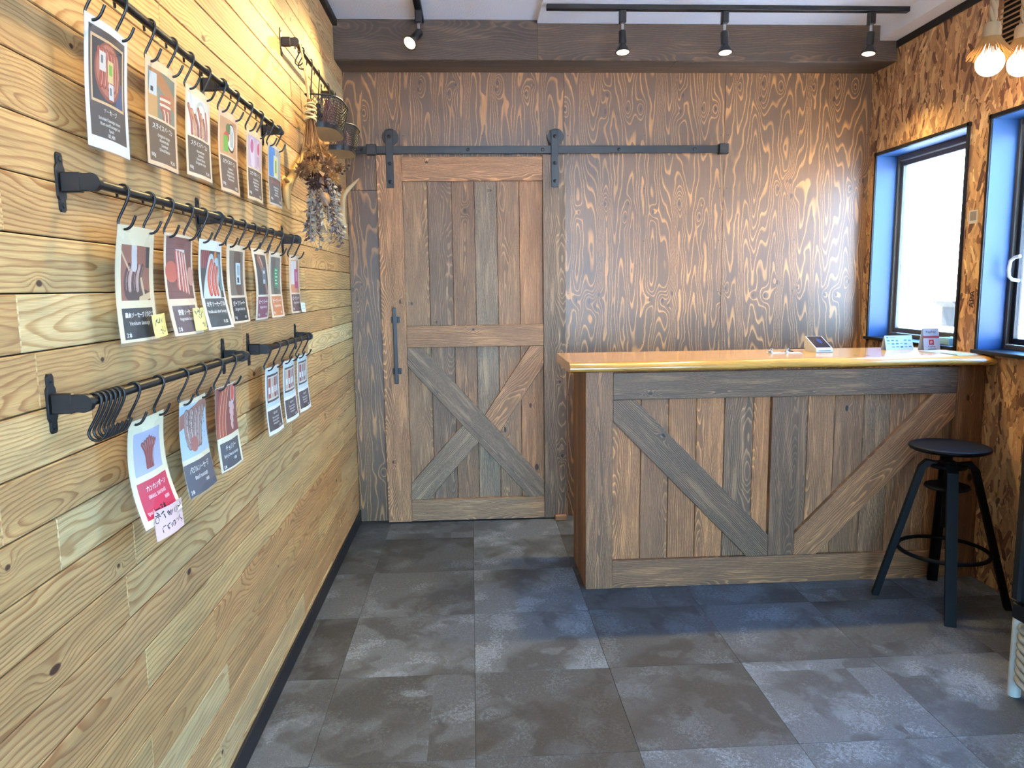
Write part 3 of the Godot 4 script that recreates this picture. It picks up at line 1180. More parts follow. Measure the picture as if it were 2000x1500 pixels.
func build_shell() -> void:
	m_cedar = wood_set(tex.cedar, [Color(0.88, 0.86, 0.80), Color(0.86, 0.84, 0.78), Color(0.85, 0.82, 0.76), Color(0.91, 0.895, 0.84), Color(0.86, 0.825, 0.755)], 0.62, 0.02)
	m_stain = wood_set(tex.stain, [Color(1.14, 1.10, 1.03), Color(1.06, 1.01, 0.95), Color(1.16, 1.06, 0.95), Color(1.0, 0.94, 0.88)], 0.58, 0.03)
	m_counter = wood_set(tex.stain, [Color(1.06, 0.92, 0.77), Color(0.99, 0.87, 0.74), Color(1.14, 0.96, 0.76), Color(0.90, 0.80, 0.69)], 0.58, 0.03)
	m_dark = wood_set(tex.stain, [Color(0.64, 0.64, 0.63), Color(0.58, 0.58, 0.575)], 0.6, 0.03)
	m_black = mat(Color(0.06, 0.063, 0.072), 0.5, 0.0, 0.4)
	m_iron = mat(Color(0.055, 0.06, 0.07), 0.42, 0.0, 0.5)
	m_white = mat(Color(0.90, 0.90, 0.89), 0.85)
	m_white.heightmap_enabled = true
	m_white.heightmap_texture = relief(7, 0.06)
	m_white.heightmap_scale = 0.12
	m_white.uv1_triplanar = true
	m_white.uv1_world_triplanar = true
	m_white.uv1_scale = Vector3(5, 5, 5)
	m_osb = textured(tex.osb, Color.WHITE, 0.62)
	m_osb.uv1_triplanar = true
	m_osb.uv1_world_triplanar = true
	m_osb.uv1_triplanar_sharpness = 8.0
	m_osb.uv1_scale = Vector3.ONE / 1.3
	m_osb.heightmap_enabled = true
	m_osb.heightmap_texture = tex.osb_height
	m_osb.heightmap_scale = 0.05

	# floor: slab and square tiles
	var fl := shell("floor", span(Vector3(-0.14, -0.15, -0.14), Vector3(W + 0.17, -0.006, FRONT + 0.14)), mat(Color(0.2, 0.2, 0.2), 0.9), "dark mottled concrete-look tile floor")
	var p := 0.4954
	var m_tile := []
	for k in 3:
		var m := textured(tex.floor, [Color(0.76, 0.81, 0.86), Color(0.66, 0.70, 0.74), Color(0.86, 0.92, 0.98)][k], 0.52)  # blue cast of the daylight is mixed into these grey tile tints
		m.heightmap_enabled = true
		m.heightmap_texture = tex.floor
		m.heightmap_scale = 0.06
		m_tile.append(m)
	for i in range(-1, 6):
		for j in range(-2, 11):
			var lo := Vector3(maxf(0.1916 + i * p, 0.0), -0.006, maxf(0.8405 + j * p, 0.0))
			var hi := Vector3(minf(0.1916 + (i + 1) * p, W), 0.0, minf(0.8405 + (j + 1) * p, FRONT))
			if hi.x - lo.x < 0.02 or hi.z - lo.z < 0.02:
				continue
			var g := 0.0005
			lo += Vector3(g, 0, g)
			hi -= Vector3(g, 0, g)
			var b := MB.new()
			b.cbox((lo + hi) / 2.0, hi - lo, 0.0006, 0, 2, 0.5, rng.randf(), rng.randf(), (hi.z - lo.z) * 0.5)
			part("floor_tile", b.mesh(), m_tile[rng.randi() % 3], fl)

	# left wall: horizontal cedar planks on a backing wall
	var wl := shell("wall_left", span(Vector3(-0.14, 0, -0.14), Vector3(-0.012, 2.95, FRONT + 0.14)), mat(Color(0.10, 0.07, 0.05), 0.9), "left wall of horizontal pale cedar planks")
	var pitch := 0.0935
	for row in 31:
		var y0 := -0.0025 + row * pitch
		var z := 0.0
		var first := true
		while z < FRONT:
			var len := rng.randf_range(0.9, 1.9)
			if first:
				len *= rng.randf_range(0.3, 1.0)
			first = false
			var z1 := minf(z + len, FRONT)
			if FRONT - z1 < 0.2:
				z1 = FRONT
			board(wl, "plank", Vector3(-0.012, maxf(y0 + 0.0012, 0.0), z + 0.0003), Vector3(0.0, minf(y0 + pitch - 0.0012, 2.88), z1 - 0.0003), 2, 1, m_cedar[rng.randi() % m_cedar.size()], 16, 3.4, 0.0018)
			z = z1
	shell("baseboard_left", span(Vector3(0.0, 0.0, 0.0), Vector3(0.009, 0.075, FRONT), 0.002), mat(Color(0.07, 0.08, 0.10), 0.5), "black skirting along the plank wall")

	# back wall: stained plywood sheets
	var wb := shell("wall_back", span(Vector3(-0.14, 0, -0.14), Vector3(W + 0.17, 2.95, -0.012)), mat(Color(0.09, 0.06, 0.045), 0.9), "back wall of dark stained plywood with wild grain")
	var m_ply := textured(tex.ply, Color.WHITE, 0.42)
	m_ply.metallic_specular = 0.6
	m_ply.heightmap_enabled = true
	m_ply.heightmap_texture = tex.ply
	m_ply.heightmap_scale = 0.02
	for s in [[0.0, 0.31, 0.0, 1.962], [0.0, 0.31, 1.962, 2.62], [0.31, 1.252, 0.0, 2.62], [1.252, 2.194, 0.0, 2.62], [2.194, W, 0.0, 2.62]]:
		var b := MB.new()
		var lo := Vector3(s[0] + 0.0006, s[2] + 0.0006, -0.012)
		var hi := Vector3(s[1] - 0.0006, s[3] - 0.0006, 0.0)
		var shift := 0.37 if s[2] > 1.0 else 0.0
		b.cbox((lo + hi) / 2.0, hi - lo, 0.001, 0, 1, 1.0 / 3.1, (lo.x + hi.x) / 2.0 / 3.1 + shift, 1.0 - hi.y / 2.7, (hi.y - lo.y) / 2.7)
		for i in b.uv.size():               # picture rows run downwards
			var mid := 1.0 - (lo.y + hi.y) / 2.0 / 2.7
			b.uv[i].y = 2.0 * mid - b.uv[i].y
		var sheet := part("plywood_sheet", b.mesh(), m_ply, wb)
		if s[2] == 0.0 and s[0] > 0.3:      # nail heads along the edges and the stud
			var nails := MB.new()
			for x in [lo.x + 0.02, (lo.x + hi.x) / 2.0, hi.x - 0.02]:
				for k in 8:
					nails.cbox(Vector3(x, 0.15 + k * 0.302, 0.0), Vector3(0.0045, 0.0045, 0.001), 0.0)
			var nl := part("nail_heads", nails.mesh(), m_black, sheet)
			nl.set_meta("kind", "stuff")

	# ceiling in two levels, dropped strip along the right wall
	var cl := MB.new()
	cl.cbox(Vector3((1.08 - 0.14) / 2.0, 2.88, FRONT / 2.0), Vector3(1.08 + 0.14, 0.14, FRONT + 0.28), 0.0)
	cl.cbox(Vector3((1.08 + W + 0.17) / 2.0, 2.87, FRONT / 2.0), Vector3(W + 0.17 - 1.08, 0.15, FRONT + 0.28), 0.0)
	cl.cbox(Vector3((2.965 + W) / 2.0, 2.757, FRONT / 2.0), Vector3(W - 2.965, 0.085, FRONT), 0.0)
	shell("ceiling", cl.mesh(), m_white, "white textured ceiling")
	shell("trim_1", span(Vector3(0.0, 2.775, 0.245), Vector3(0.024, 2.81, FRONT), 0.002), m_black, "black moulding between plank wall and ceiling")
	shell("trim_2", span(Vector3(W - 0.012, 2.677, 0.245), Vector3(W, 2.714, FRONT), 0.002), m_black, "black moulding between strand board wall and ceiling")

	# beam box across the top of the back wall
	var bm := Node3D.new()
	bm.name = "trim_3"
	bm.set_meta("kind", "structure")
	bm.set_meta("label", "dark stained wooden beam across the top of the back wall")
	add_child(bm)
	board(bm, "front_board", Vector3(0.0, 2.606, 0.224), Vector3(1.08, 2.81, 0.245), 0, 1, m_dark[0], 12, 3.0, 0.002, 3)
	board(bm, "front_board", Vector3(1.08, 2.606, 0.221), Vector3(W, 2.795, 0.242), 0, 1, m_dark[1], 12, 3.0, 0.002, 7)
	for k in 2:
		var xa: float = [0.0, 1.84][k]
		var xb: float = [1.84, W][k]
		board(bm, "under_board", Vector3(xa, 2.606, 0.12), Vector3(xb, 2.626, 0.221), 0, 2, m_dark[1], 12, 3.0, 0.002, 5)
		board(bm, "under_board", Vector3(xa, 2.609, 0.0), Vector3(xb, 2.629, 0.119), 0, 2, m_dark[0], 12, 3.0, 0.002, 9)

	# right wall of strand board with two window openings, front wall with the shop entrance
	var wr := MB.new()
	var X0 := W
	var X1 := W + 0.17
	var spans := [[0.0, 2.95, -0.14, 0.085], [0.0, 1.068, 0.085, 0.895], [2.136, 2.95, 0.085, 0.895], [0.0, 2.95, 0.895, 1.043], [0.0, 1.068, 1.043, 1.853], [2.136, 2.95, 1.043, 1.853], [0.0, 2.95, 1.853, FRONT + 0.14]]
	for s in spans:
		wr.cbox(Vector3((X0 + X1) / 2.0, (s[0] + s[1]) / 2.0, (s[2] + s[3]) / 2.0), Vector3(0.17, s[1] - s[0], s[3] - s[2]), 0.0)
	shell("wall_right", wr.mesh(), m_osb, "right wall of brown strand board")
	var wf := MB.new()
	for s in [[0.0, 0.25, 0.0, 2.95], [2.75, W, 0.0, 2.95], [0.25, 2.75, 2.60, 2.95]]:
		wf.cbox(Vector3((s[0] + s[1]) / 2.0, (s[2] + s[3]) / 2.0, FRONT + 0.07), Vector3(s[1] - s[0], s[3] - s[2], 0.14), 0.0)
	shell("wall_front", wf.mesh(), m_white, "white front wall round the glazed entrance")
	var d1 := shell("door_1", null, null, "glazed shop entrance")
	var fr := MB.new()
	for x in [0.27, 1.09, 1.91, 2.73]:
		fr.cbox(Vector3(x, 1.30, FRONT + 0.07), Vector3(0.04, 2.60, 0.05), 0.003)
	for y in [0.03, 2.10, 2.575]:
		fr.cbox(Vector3(1.5, y, FRONT + 0.07), Vector3(2.46, 0.05, 0.05), 0.003)
	part("door_frame", fr.mesh(), m_black, d1)
	for x in [0.68, 1.50, 2.32]:
		part("pane", box(Vector3(0.78, 2.02, 0.006), 0.0, Vector3(x, 1.065, FRONT + 0.07)), glass(), d1)
		part("pane", box(Vector3(0.78, 0.425, 0.006), 0.0, Vector3(x, 2.3375, FRONT + 0.07)), glass(), d1)


var m_glass: StandardMaterial3D


func glass() -> StandardMaterial3D:
	if m_glass == null:
		m_glass = mat(Color(0.92, 0.97, 1.0, 0.04), 0.02)
		m_glass.transparency = BaseMaterial3D.TRANSPARENCY_ALPHA
	return m_glass


func build_windows() -> void:
	var blue := mat(Color(0.10, 0.26, 0.45), 0.45)  # blue sky light put into the colour of the dark recess boards
	var alu := mat(Color(0.32, 0.31, 0.29), 0.45, 0.2)
	for k in 2:
		var z0: float = [0.085, 1.043][k]
		var z1 := z0 + 0.81
		var y0 := 1.068
		var y1 := 2.136
		var w := shell("window_%d" % (k + 1), null, null, ["tall window beside the back wall, sky light coloured into its blue recess", "tall window behind the stool, sky light coloured into its blue recess"][k])
		# lining boards of the recess, tinted with the blue of the sky light
		var t := 0.012
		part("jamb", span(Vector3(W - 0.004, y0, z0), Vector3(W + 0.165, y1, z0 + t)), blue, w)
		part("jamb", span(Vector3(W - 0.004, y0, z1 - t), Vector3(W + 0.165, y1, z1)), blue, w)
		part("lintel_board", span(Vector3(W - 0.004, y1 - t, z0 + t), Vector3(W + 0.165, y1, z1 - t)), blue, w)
		part("sill_board", span(Vector3(W - 0.030, y0, z0 - 0.004), Vector3(W + 0.165, y0 + 0.016, z1 + 0.004), 0.002), m_black, w)
		var rim := MB.new()                  # black edge seen on the wall face
		rim.cbox(Vector3(W - 0.006, (y0 + y1) / 2.0, z0 + 0.003), Vector3(0.012, y1 - y0 + 0.02, 0.014), 0.001)
		rim.cbox(Vector3(W - 0.006, (y0 + y1) / 2.0, z1 - 0.003), Vector3(0.012, y1 - y0 + 0.02, 0.014), 0.001)
		rim.cbox(Vector3(W - 0.006, y1 - 0.001, (z0 + z1) / 2.0), Vector3(0.012, 0.018, z1 - z0 + 0.02), 0.001)
		part("edge_trim", rim.mesh(), m_black, w)
		# metal frame and sash
		var fx := W + 0.118
		var a := z0 + t
		var b := z1 - t
		var lo := y0 + 0.016
		var hi := y1 - t
		var f := MB.new()
		for q in [[a, a + 0.018, lo, hi], [b - 0.018, b, lo, hi]]:
			f.cbox(Vector3(fx + 0.02, (q[2] + q[3]) / 2.0, (q[0] + q[1]) / 2.0), Vector3(0.045, q[3] - q[2], q[1] - q[0]), 0.002)
		for q in [[lo, lo + 0.02], [hi - 0.03, hi]]:
			f.cbox(Vector3(fx + 0.02, (q[0] + q[1]) / 2.0, (a + b) / 2.0), Vector3(0.045, q[1] - q[0], b - a - 0.036), 0.002)
		part("window_frame", f.mesh(), alu, w)
		var s := MB.new()
		for q in [a + 0.020, b - 0.044]:
			s.cbox(Vector3(fx + 0.026, (lo + hi) / 2.0 - 0.004, q + 0.012), Vector3(0.03, hi - lo - 0.056, 0.024), 0.003)
		for q in [lo + 0.024, hi - 0.060]:
			s.cbox(Vector3(fx + 0.026, q + 0.013, (a + b) / 2.0), Vector3(0.03, 0.028, b - a - 0.088), 0.003)
		part("sash", s.mesh(), m_black if k == 1 else alu, w)
		part("pane", span(Vector3(fx + 0.026, lo + 0.05, a + 0.044), Vector3(fx + 0.030, hi - 0.034, b - 0.044)), glass(), w)
		if k == 1:
			var h := MB.new()
			h.tube([Vector3(fx + 0.02, 1.40, a + 0.045), Vector3(fx - 0.012, 1.405, a + 0.045), Vector3(fx - 0.03, 1.42, a + 0.045), Vector3(fx - 0.034, 1.45, a + 0.046), Vector3(fx - 0.03, 1.49, a + 0.048), Vector3(fx - 0.02, 1.505, a + 0.06), Vector3(fx - 0.018, 1.51, a + 0.09)], 0.008, 8)
			part("casement_handle", h.mesh(), mat(Color(0.82, 0.84, 0.85), 0.35), w)


func build_outside() -> void:
	var g := shell("ground", span(Vector3(-60, -0.4, -60), Vector3(60, -0.2, 60)), mat(Color(0.70, 0.70, 0.69), 0.9), "pale paved yard outside the windows")
	g.set_meta("kind", "structure")
	# grey sign box with a sloping hood on a post, seen through the window by the corner
	var t := thing("outdoor_sign", "small grey hooded sign box outside the corner window", "sign", Vector3(5.75, -0.2, -3.0))
	var grey := mat(Color(0.12, 0.13, 0.13), 0.9, 0.0, 0.2)
	var b := MB.new()
	b.prism(PackedVector2Array([Vector2(-0.13, 1.14), Vector2(0.25, 1.14), Vector2(0.25, 1.34), Vector2(-0.13, 1.34)]), -0.12, 0.12)
	part("sign_box", b.mesh(), grey, t)
	b = MB.new()
	b.prism(PackedVector2Array([Vector2(-0.13, 1.34), Vector2(0.30, 1.34), Vector2(0.34, 1.40), Vector2(-0.225, 1.40)]), -0.16, 0.16)
	part("hood", b.mesh(), grey, t)
	b = MB.new()
	b.lathe([Vector2(0.0, 0), Vector2(0.02, 0), Vector2(0.02, 1.14)], 12, Transform3D(Basis(), Vector3(0.18, 0, 0)))
	part("post", b.mesh(), grey, t)


# ------------------------------------------------------------------ sliding door
func poly_board(parent: Node, called: String, pts: Array, z0: float, z1: float, dir: Vector2, width: float, m: Material, pick: int) -> MeshInstance3D:
	var b := MB.new()
	b.prism(PackedVector2Array(pts), z0, z1, dir.normalized(), 1.0 / 3.0, rng.randf_range(0.3, 0.7), pick / 12.0 + 0.0008, 1.0 / 12.0 - 0.0016, width, 0.002)
	return part(called, b.mesh(), m, parent)


func build_barn_door() -> void:
	var t := thing("barn_door", "brown stained plank sliding door with crossed lower braces on black rail", "door", Vector3(0, 0.0, 0))
	var zb := 0.032
	var zf := 0.058
	var xs := [0.318, 0.459, 0.597, 0.727, 0.857, 0.986, 1.122]
	for i in 6:
		board(t, "plank", Vector3(xs[i] + 0.0008, 0.10, 0.014), Vector3(xs[i + 1] - 0.0008, 2.04, zb), 1, 0, m_stain[[0, 1, 3, 0, 1, 2][i]], 12, 3.0, 0.0025, [0, 3, 8, 5, 10, 1][i])
	board(t, "stile", Vector3(0.179, 0.008, 0.014), Vector3(0.319, 2.149, zf), 1, 0, m_stain[2], 12, 3.0, 0.002, 4)
	board(t, "stile", Vector3(1.121, 0.008, 0.014), Vector3(1.252, 2.149, zf), 1, 0, m_stain[1], 12, 3.0, 0.002, 6)
	board(t, "rail", Vector3(0.3195, 2.004, 0.0322), Vector3(1.1205, 2.138, zf - 0.002), 0, 1, m_stain[2], 12, 3.0, 0.002, 2)
	board(t, "rail", Vector3(0.3195, 1.057, 0.0322), Vector3(1.1205, 1.184, zf - 0.002), 0, 1, m_stain[2], 12, 3.0, 0.002, 9)
	board(t, "rail", Vector3(0.3195, 0.010, 0.0322), Vector3(1.1205, 0.142, zf - 0.002), 0, 1, m_stain[0], 12, 3.0, 0.002, 7)
	var x0 := 0.320
	var x1 := 1.120
	var ya := 0.143
	var yb := 1.056
	var down := Vector2(0.80, -0.913)
	poly_board(t, "brace", [Vector2(x0, yb), Vector2(0.405, yb), Vector2(x1, 0.244), Vector2(x1, ya), Vector2(1.027, ya), Vector2(x0, 0.948)], 0.0322, zf - 0.003, down, 0.135, m_stain[1], 11)
	var up := Vector2(0.80, 0.913)
	# the other diagonal is cut where the first one passes
	poly_board(t, "brace", [Vector2(x0, ya), Vector2(0.425, ya), Vector2(0.7655, 0.5333), Vector2(0.674, 0.636), Vector2(x0, 0.240)], 0.0322, zf - 0.004, up, 0.135, m_stain[0], 5)
	poly_board(t, "brace", [Vector2(0.7665, 0.646), Vector2(0.8555, 0.5455), Vector2(x1, 0.940), Vector2(x1, yb), Vector2(1.040, yb)], 0.0322, zf - 0.004, up, 0.135, m_stain[2], 10)
	# hangers: strap, wheel, bolts
	for x in [0.256, 1.192]:
		var h := part("hanger", span(Vector3(x - 0.021, 1.966, zf), Vector3(x + 0.021, 2.285, zf + 0.006), 0.0015), m_iron, t)
		var top := MB.new()
		top.cbox(Vector3(x, 2.272, zf - 0.012), Vector3(0.04, 0.012, 0.03), 0.002)
		part("bent_top", top.mesh(), m_iron, h)
		var wh := MB.new()
		wh.lathe([Vector2(0.0, -0.007), Vector2(0.046, -0.007), Vector2(0.046, -0.003), Vector2(0.040, 0.0), Vector2(0.046, 0.003), Vector2(0.046, 0.007), Vector2(0.0, 0.007)], 28, Transform3D(Basis(Vector3.RIGHT, PI / 2), Vector3(x + 0.006, 2.247, zf - 0.012)))
		part("wheel", wh.mesh(), m_iron, h)
		for y in [2.00, 2.10, 2.247]:
			var bl := MB.new()
			bl.lathe([Vector2(0.0, 0.0), Vector2(0.010, 0.0), Vector2(0.010, 0.004), Vector2(0.0065, 0.0075), Vector2(0.0, 0.008)], 14, Transform3D(Basis(Vector3.RIGHT, PI / 2), Vector3(x, y, zf + 0.006)))
			part("bolt", bl.mesh(), m_iron, h)
	# pull handle
	var hb := MB.new()
	hb.cbox(Vector3(0.259, 1.072, 0.106), Vector3(0.022, 0.44, 0.012), 0.003)
	var hd := part("pull_handle", hb.mesh(), mat(Color(0.06, 0.075, 0.10), 0.38), t)
	for y in [1.222, 0.922]:
		var s := MB.new()
		s.cbox(Vector3(0.259, y, 0.082), Vector3(0.022, 0.026, 0.047), 0.002)
		s.cbox(Vector3(0.259, y, 0.061), Vector3(0.05, 0.036, 0.006), 0.002)
		part("standoff", s.mesh(), m_iron, hd)
	# track on the wall
	var tr := thing("barn_door_track", "black flat steel rail above the sliding door", "rail", Vector3(0, 2.177, 0))
	part("flat_bar", span(Vector3(0.03, -0.021, 0.042), Vector3(2.15, 0.021, 0.050), 0.001), m_iron, tr)
	for x in [0.10, 0.698, 1.123, 1.564, 2.004]:
		var s := MB.new()
		s.lathe([Vector2(0.0, 0), Vector2(0.012, 0), Vector2(0.012, 0.042)], 14, Transform3D(Basis(Vector3.RIGHT, PI / 2), Vector3(x, 0, 0)))
		part("spacer", s.mesh(), m_iron, tr)
		s = MB.new()
		s.lathe([Vector2(0.0, 0), Vector2(0.010, 0), Vector2(0.010, 0.003), Vector2(0.006, 0.006), Vector2(0, 0.006)], 14, Transform3D(Basis(Vector3.RIGHT, PI / 2), Vector3(x, 0, 0.050)))
		part("bolt", s.mesh(), m_iron, tr)
	for x in [0.155, 2.172]:
		part("end_stop", span(Vector3(x - 0.028, -0.029, 0.030), Vector3(x + 0.028, 0.029, 0.066), 0.003), m_iron, tr)
	var gd := single("door_guide", box(Vector3(0.07, 0.03, 0.03), 0.003), m_stain[2], "small wooden guide block at the foot of the sliding door", "guide block", Vector3(1.215, 0.015, 0.078))
	gd.rotation.y = 0.05


# ------------------------------------------------------------------ counter
func build_counter() -> void:
	var t := thing("service_counter", "brown stained plank counter with diagonal braces under the thick slab", "counter", Vector3.ZERO)
	var zf := 1.12
	var zp := zf - 0.026
	var top := 1.018
	# planked front
	var xl := [1.331, 1.463, 1.592, 1.722, 1.852, 1.988, 2.066]
	for i in 6:
		board(t, "plank", Vector3(xl[i] + 0.0008, 0.10, zp - 0.016), Vector3(xl[i + 1] - 0.0008, 0.93, zp), 1, 0, m_counter[[2, 0, 2, 2, 0, 2][i]], 12, 3.0, 0.0025, [4, 0, 9, 2, 6, 4][i])
	var xr := [2.19, 2.245, 2.372, 2.51, 2.636, 2.767, 2.895, 2.95]
	for i in 7:
		board(t, "plank", Vector3(xr[i] + 0.0008, 0.10, zp - 0.016), Vector3(xr[i + 1] - 0.0008, 0.93, zp), 1, 0, m_counter[[1, 0, 3, 0, 1, 0, 1][i]], 12, 3.0, 0.0025, [3, 7, 1, 5, 10, 8, 3][i])
	board(t, "post", Vector3(1.205, 0.0, zp - 0.016), Vector3(1.330, top, zf), 1, 0, m_counter[1], 12, 3.0, 0.002, 8)
	board(t, "post", Vector3(2.066, 0.1335, zp), Vector3(2.19, 0.888, zf - 0.003), 1, 0, m_counter[3], 12, 3.0, 0.002, 3)
	board(t, "post", Vector3(2.936, 0.0, zp - 0.016), Vector3(3.066, top, zf), 1, 0, m_counter[3], 12, 3.0, 0.002, 1)
	board(t, "rail", Vector3(1.3305, 0.889, zp), Vector3(2.9355, 1.012, zf - 0.002), 0, 1, m_counter[3], 12, 3.0, 0.002, 11)
	board(t, "rail", Vector3(1.3305, 0.0, zp), Vector3(2.9355, 0.133, zf - 0.002), 0, 1, m_counter[1], 12, 3.0, 0.002, 7)
	poly_board(t, "brace", [Vector2(1.331, 0.888), Vector2(1.432, 0.888), Vector2(2.0655, 0.236), Vector2(2.0655, 0.1338), Vector2(1.966, 0.1338), Vector2(1.331, 0.790)], zp, zf - 0.003, Vector2(1, -1.03), 0.142, m_counter[3], 5)
	poly_board(t, "brace", [Vector2(2.9355, 0.888), Vector2(2.824, 0.888), Vector2(2.1905, 0.236), Vector2(2.1905, 0.1338), Vector2(2.298, 0.1338), Vector2(2.9355, 0.782)], zp, zf - 0.003, Vector2(1, 1.03), 0.142, m_counter[0], 10)
	# left end of narrow upright boards
	var zs := [0.72, 0.80, 0.88, 0.96, 1.03, 1.077]
	for i in 5:
		board(t, "end_board", Vector3(1.205, 0.0, zs[i] + 0.0006), Vector3(1.221, top, zs[i + 1] - 0.0006), 1, 2, m_counter[[1, 0, 3, 1, 0][i]], 12, 3.0, 0.0015)
	# the slab: waney front edge that sweeps out near the wall
	var m_slab := textured(tex.slab, Color.WHITE, 0.26)
	m_slab.clearcoat_enabled = true
	m_slab.clearcoat = 0.6
	m_slab.clearcoat_roughness = 0.12
	var nx := 70
	var prof := []
	var rows := 12
	for i in nx + 1:
		var x := 1.131 + (W - 0.002 - 1.131) * i / nx
		var f := float(i) / nx
		var front := 1.150 + 0.010 * sin(f * 7.0) + 0.006 * sin(f * 19.0 + 1.0) + 0.028 * ss(0.86, 1.0, f)
		var under := 0.018 + 0.006 * sin(f * 11.0) + 0.018 * ss(0.8, 1.0, f)
		var y0 := 1.0185
		var y1 := 1.062
		prof.append([Vector3(x, y0, 0.62), Vector3(x, y1 - 0.003, 0.62), Vector3(x, y1, 0.623), Vector3(x, y1, 0.85), Vector3(x, y1, 1.02), Vector3(x, y1, front - under * 1.6), Vector3(x, y1 - 0.004, front - under), Vector3(x, y1 - 0.014, front - 0.006), Vector3(x, y1 - 0.026, front), Vector3(x, y1 - 0.036, front - 0.006), Vector3(x, y0, front - 0.022), Vector3(x, y0, 0.62)])
	var b := MB.new()
	var pts := []
	for i in nx + 1:
		for p in prof[i]:
			pts.append(p)
	b.grid(pts, nx + 1, rows, true)
	for i in b.uv.size():
		var p := b.v[i]
		b.uv[i] = Vector2((p.x - 1.1) / 2.2, (p.z - 0.62 + (1.062 - p.y)) / 0.62)
	for e in [0, nx]:
		for k in range(1, rows - 2):
			var a: Vector3 = prof[e][0]
			var q: Vector3 = prof[e][k]
			var c: Vector3 = prof[e][k + 1]
			if e == 0:
				b.tri(a, c, q, Vector2(a.z, a.y), Vector2(c.z, c.y), Vector2(q.z, q.y))
			else:
				b.tri(a, q, c, Vector2(a.z, a.y), Vector2(q.z, q.y), Vector2(c.z, c.y))
	var slab := thing("counter_slab", "thick varnished honey wood slab lying on the counter", "worktop", Vector3.ZERO)
	part("slab", b.mesh(), m_slab, slab)
	# two inlaid dowel strips near the window
	for k in 2:
		var s := MB.new()
		s.cbox(Vector3(2.50 + k * 0.045, 1.0622, 1.03), Vector3(0.004, 0.001, 0.055), 0.0)
		part("inlay", s.mesh(), mat(Color(0.20, 0.13, 0.09), 0.4), slab)


# ------------------------------------------------------------------ stool
func build_stool() -> void:
	var t := thing("bar_stool", "black round swivel stool with four splayed legs before the counter", "stool", Vector3(2.742, 0, 1.375))
	var blk := mat(Color(0.024, 0.030, 0.042), 0.55, 0.0, 0.25)
	var s := MB.new()
	s.lathe([Vector2(0.0, 0.682), Vector2(0.145, 0.682), Vector2(0.154, 0.686), Vector2(0.158, 0.693), Vector2(0.156, 0.700), Vector2(0.150, 0.703), Vector2(0.138, 0.7035), Vector2(0.0, 0.7035)], 48)
	part("seat", s.mesh(), blk, t)
	s = MB.new()
	s.lathe([Vector2(0.0, 0.34), Vector2(0.016, 0.34), Vector2(0.016, 0.60), Vector2(0.013, 0.60), Vector2(0.013, 0.682)], 16)
	for k in 22:
		s.lathe([Vector2(0.013, 0.605 + k * 0.0034), Vector2(0.0148, 0.6067 + k * 0.0034), Vector2(0.013, 0.6084 + k * 0.0034)], 14)
	part("screw_column", s.mesh(), blk, t)
	s = MB.new()
	s.lathe([Vector2(0.0, 0.603), Vector2(0.022, 0.603), Vector2(0.072, 0.606), Vector2(0.075, 0.612), Vector2(0.072, 0.620), Vector2(0.03, 0.624), Vector2(0.026, 0.634), Vector2(0.0, 0.634)], 28)
	part("upper_plate", s.mesh(), blk, t)
	s = MB.new()
	s.lathe([Vector2(0.016, 0.515), Vector2(0.086, 0.515), Vector2(0.090, 0.520), Vector2(0.086, 0.528), Vector2(0.016, 0.530)], 32)
	part("lower_plate", s.mesh(), blk, t)
	s = MB.new()
	var ring := []
	for k in 40:
		ring.append(Vector3(cos(TAU * k / 40), 0, sin(TAU * k / 40)) * 0.178 + Vector3(0, 0.235, 0))
	s.tube(ring, 0.009, 8, true)
	part("foot_ring", s.mesh(), blk, t)
	for d in [Vector2(-0.226, -0.095), Vector2(-0.107, 0.232), Vector2(0.220, 0.093), Vector2(0.113, -0.231)]:
		var dir := Vector3(d.x, 0, d.y).normalized()
		var foot := dir * 0.245
		var knee := dir * 0.088 + Vector3(0, 0.600, 0)
		var side := Vector3(-dir.z, 0, dir.x) * 0.021
		var th := dir * 0.026
		var up := Vector3(0, 0.028, 0)
		var l := MB.new()
		var a := [foot - side, foot + side, foot + side + th * 1.0, foot - side + th * 1.0]
		var bq := [knee - side, knee + side, knee + side + th + up * 0.2, knee - side + th + up * 0.2]
		var cq := [knee - side - dir * 0.045 + up, knee + side - dir * 0.045 + up, knee + side + up * 1.25, knee - side + up * 1.25]
		for pr in [[a, bq], [bq, cq]]:
			for i in 4:
				var j := (i + 1) % 4
				l.quad(pr[0][i], pr[1][i], pr[1][j], pr[0][j])
		l.quad(a[0], a[1], a[2], a[3])
		l.quad(cq[3], cq[2], cq[1], cq[0])
		part("leg", l.mesh(), blk, t)


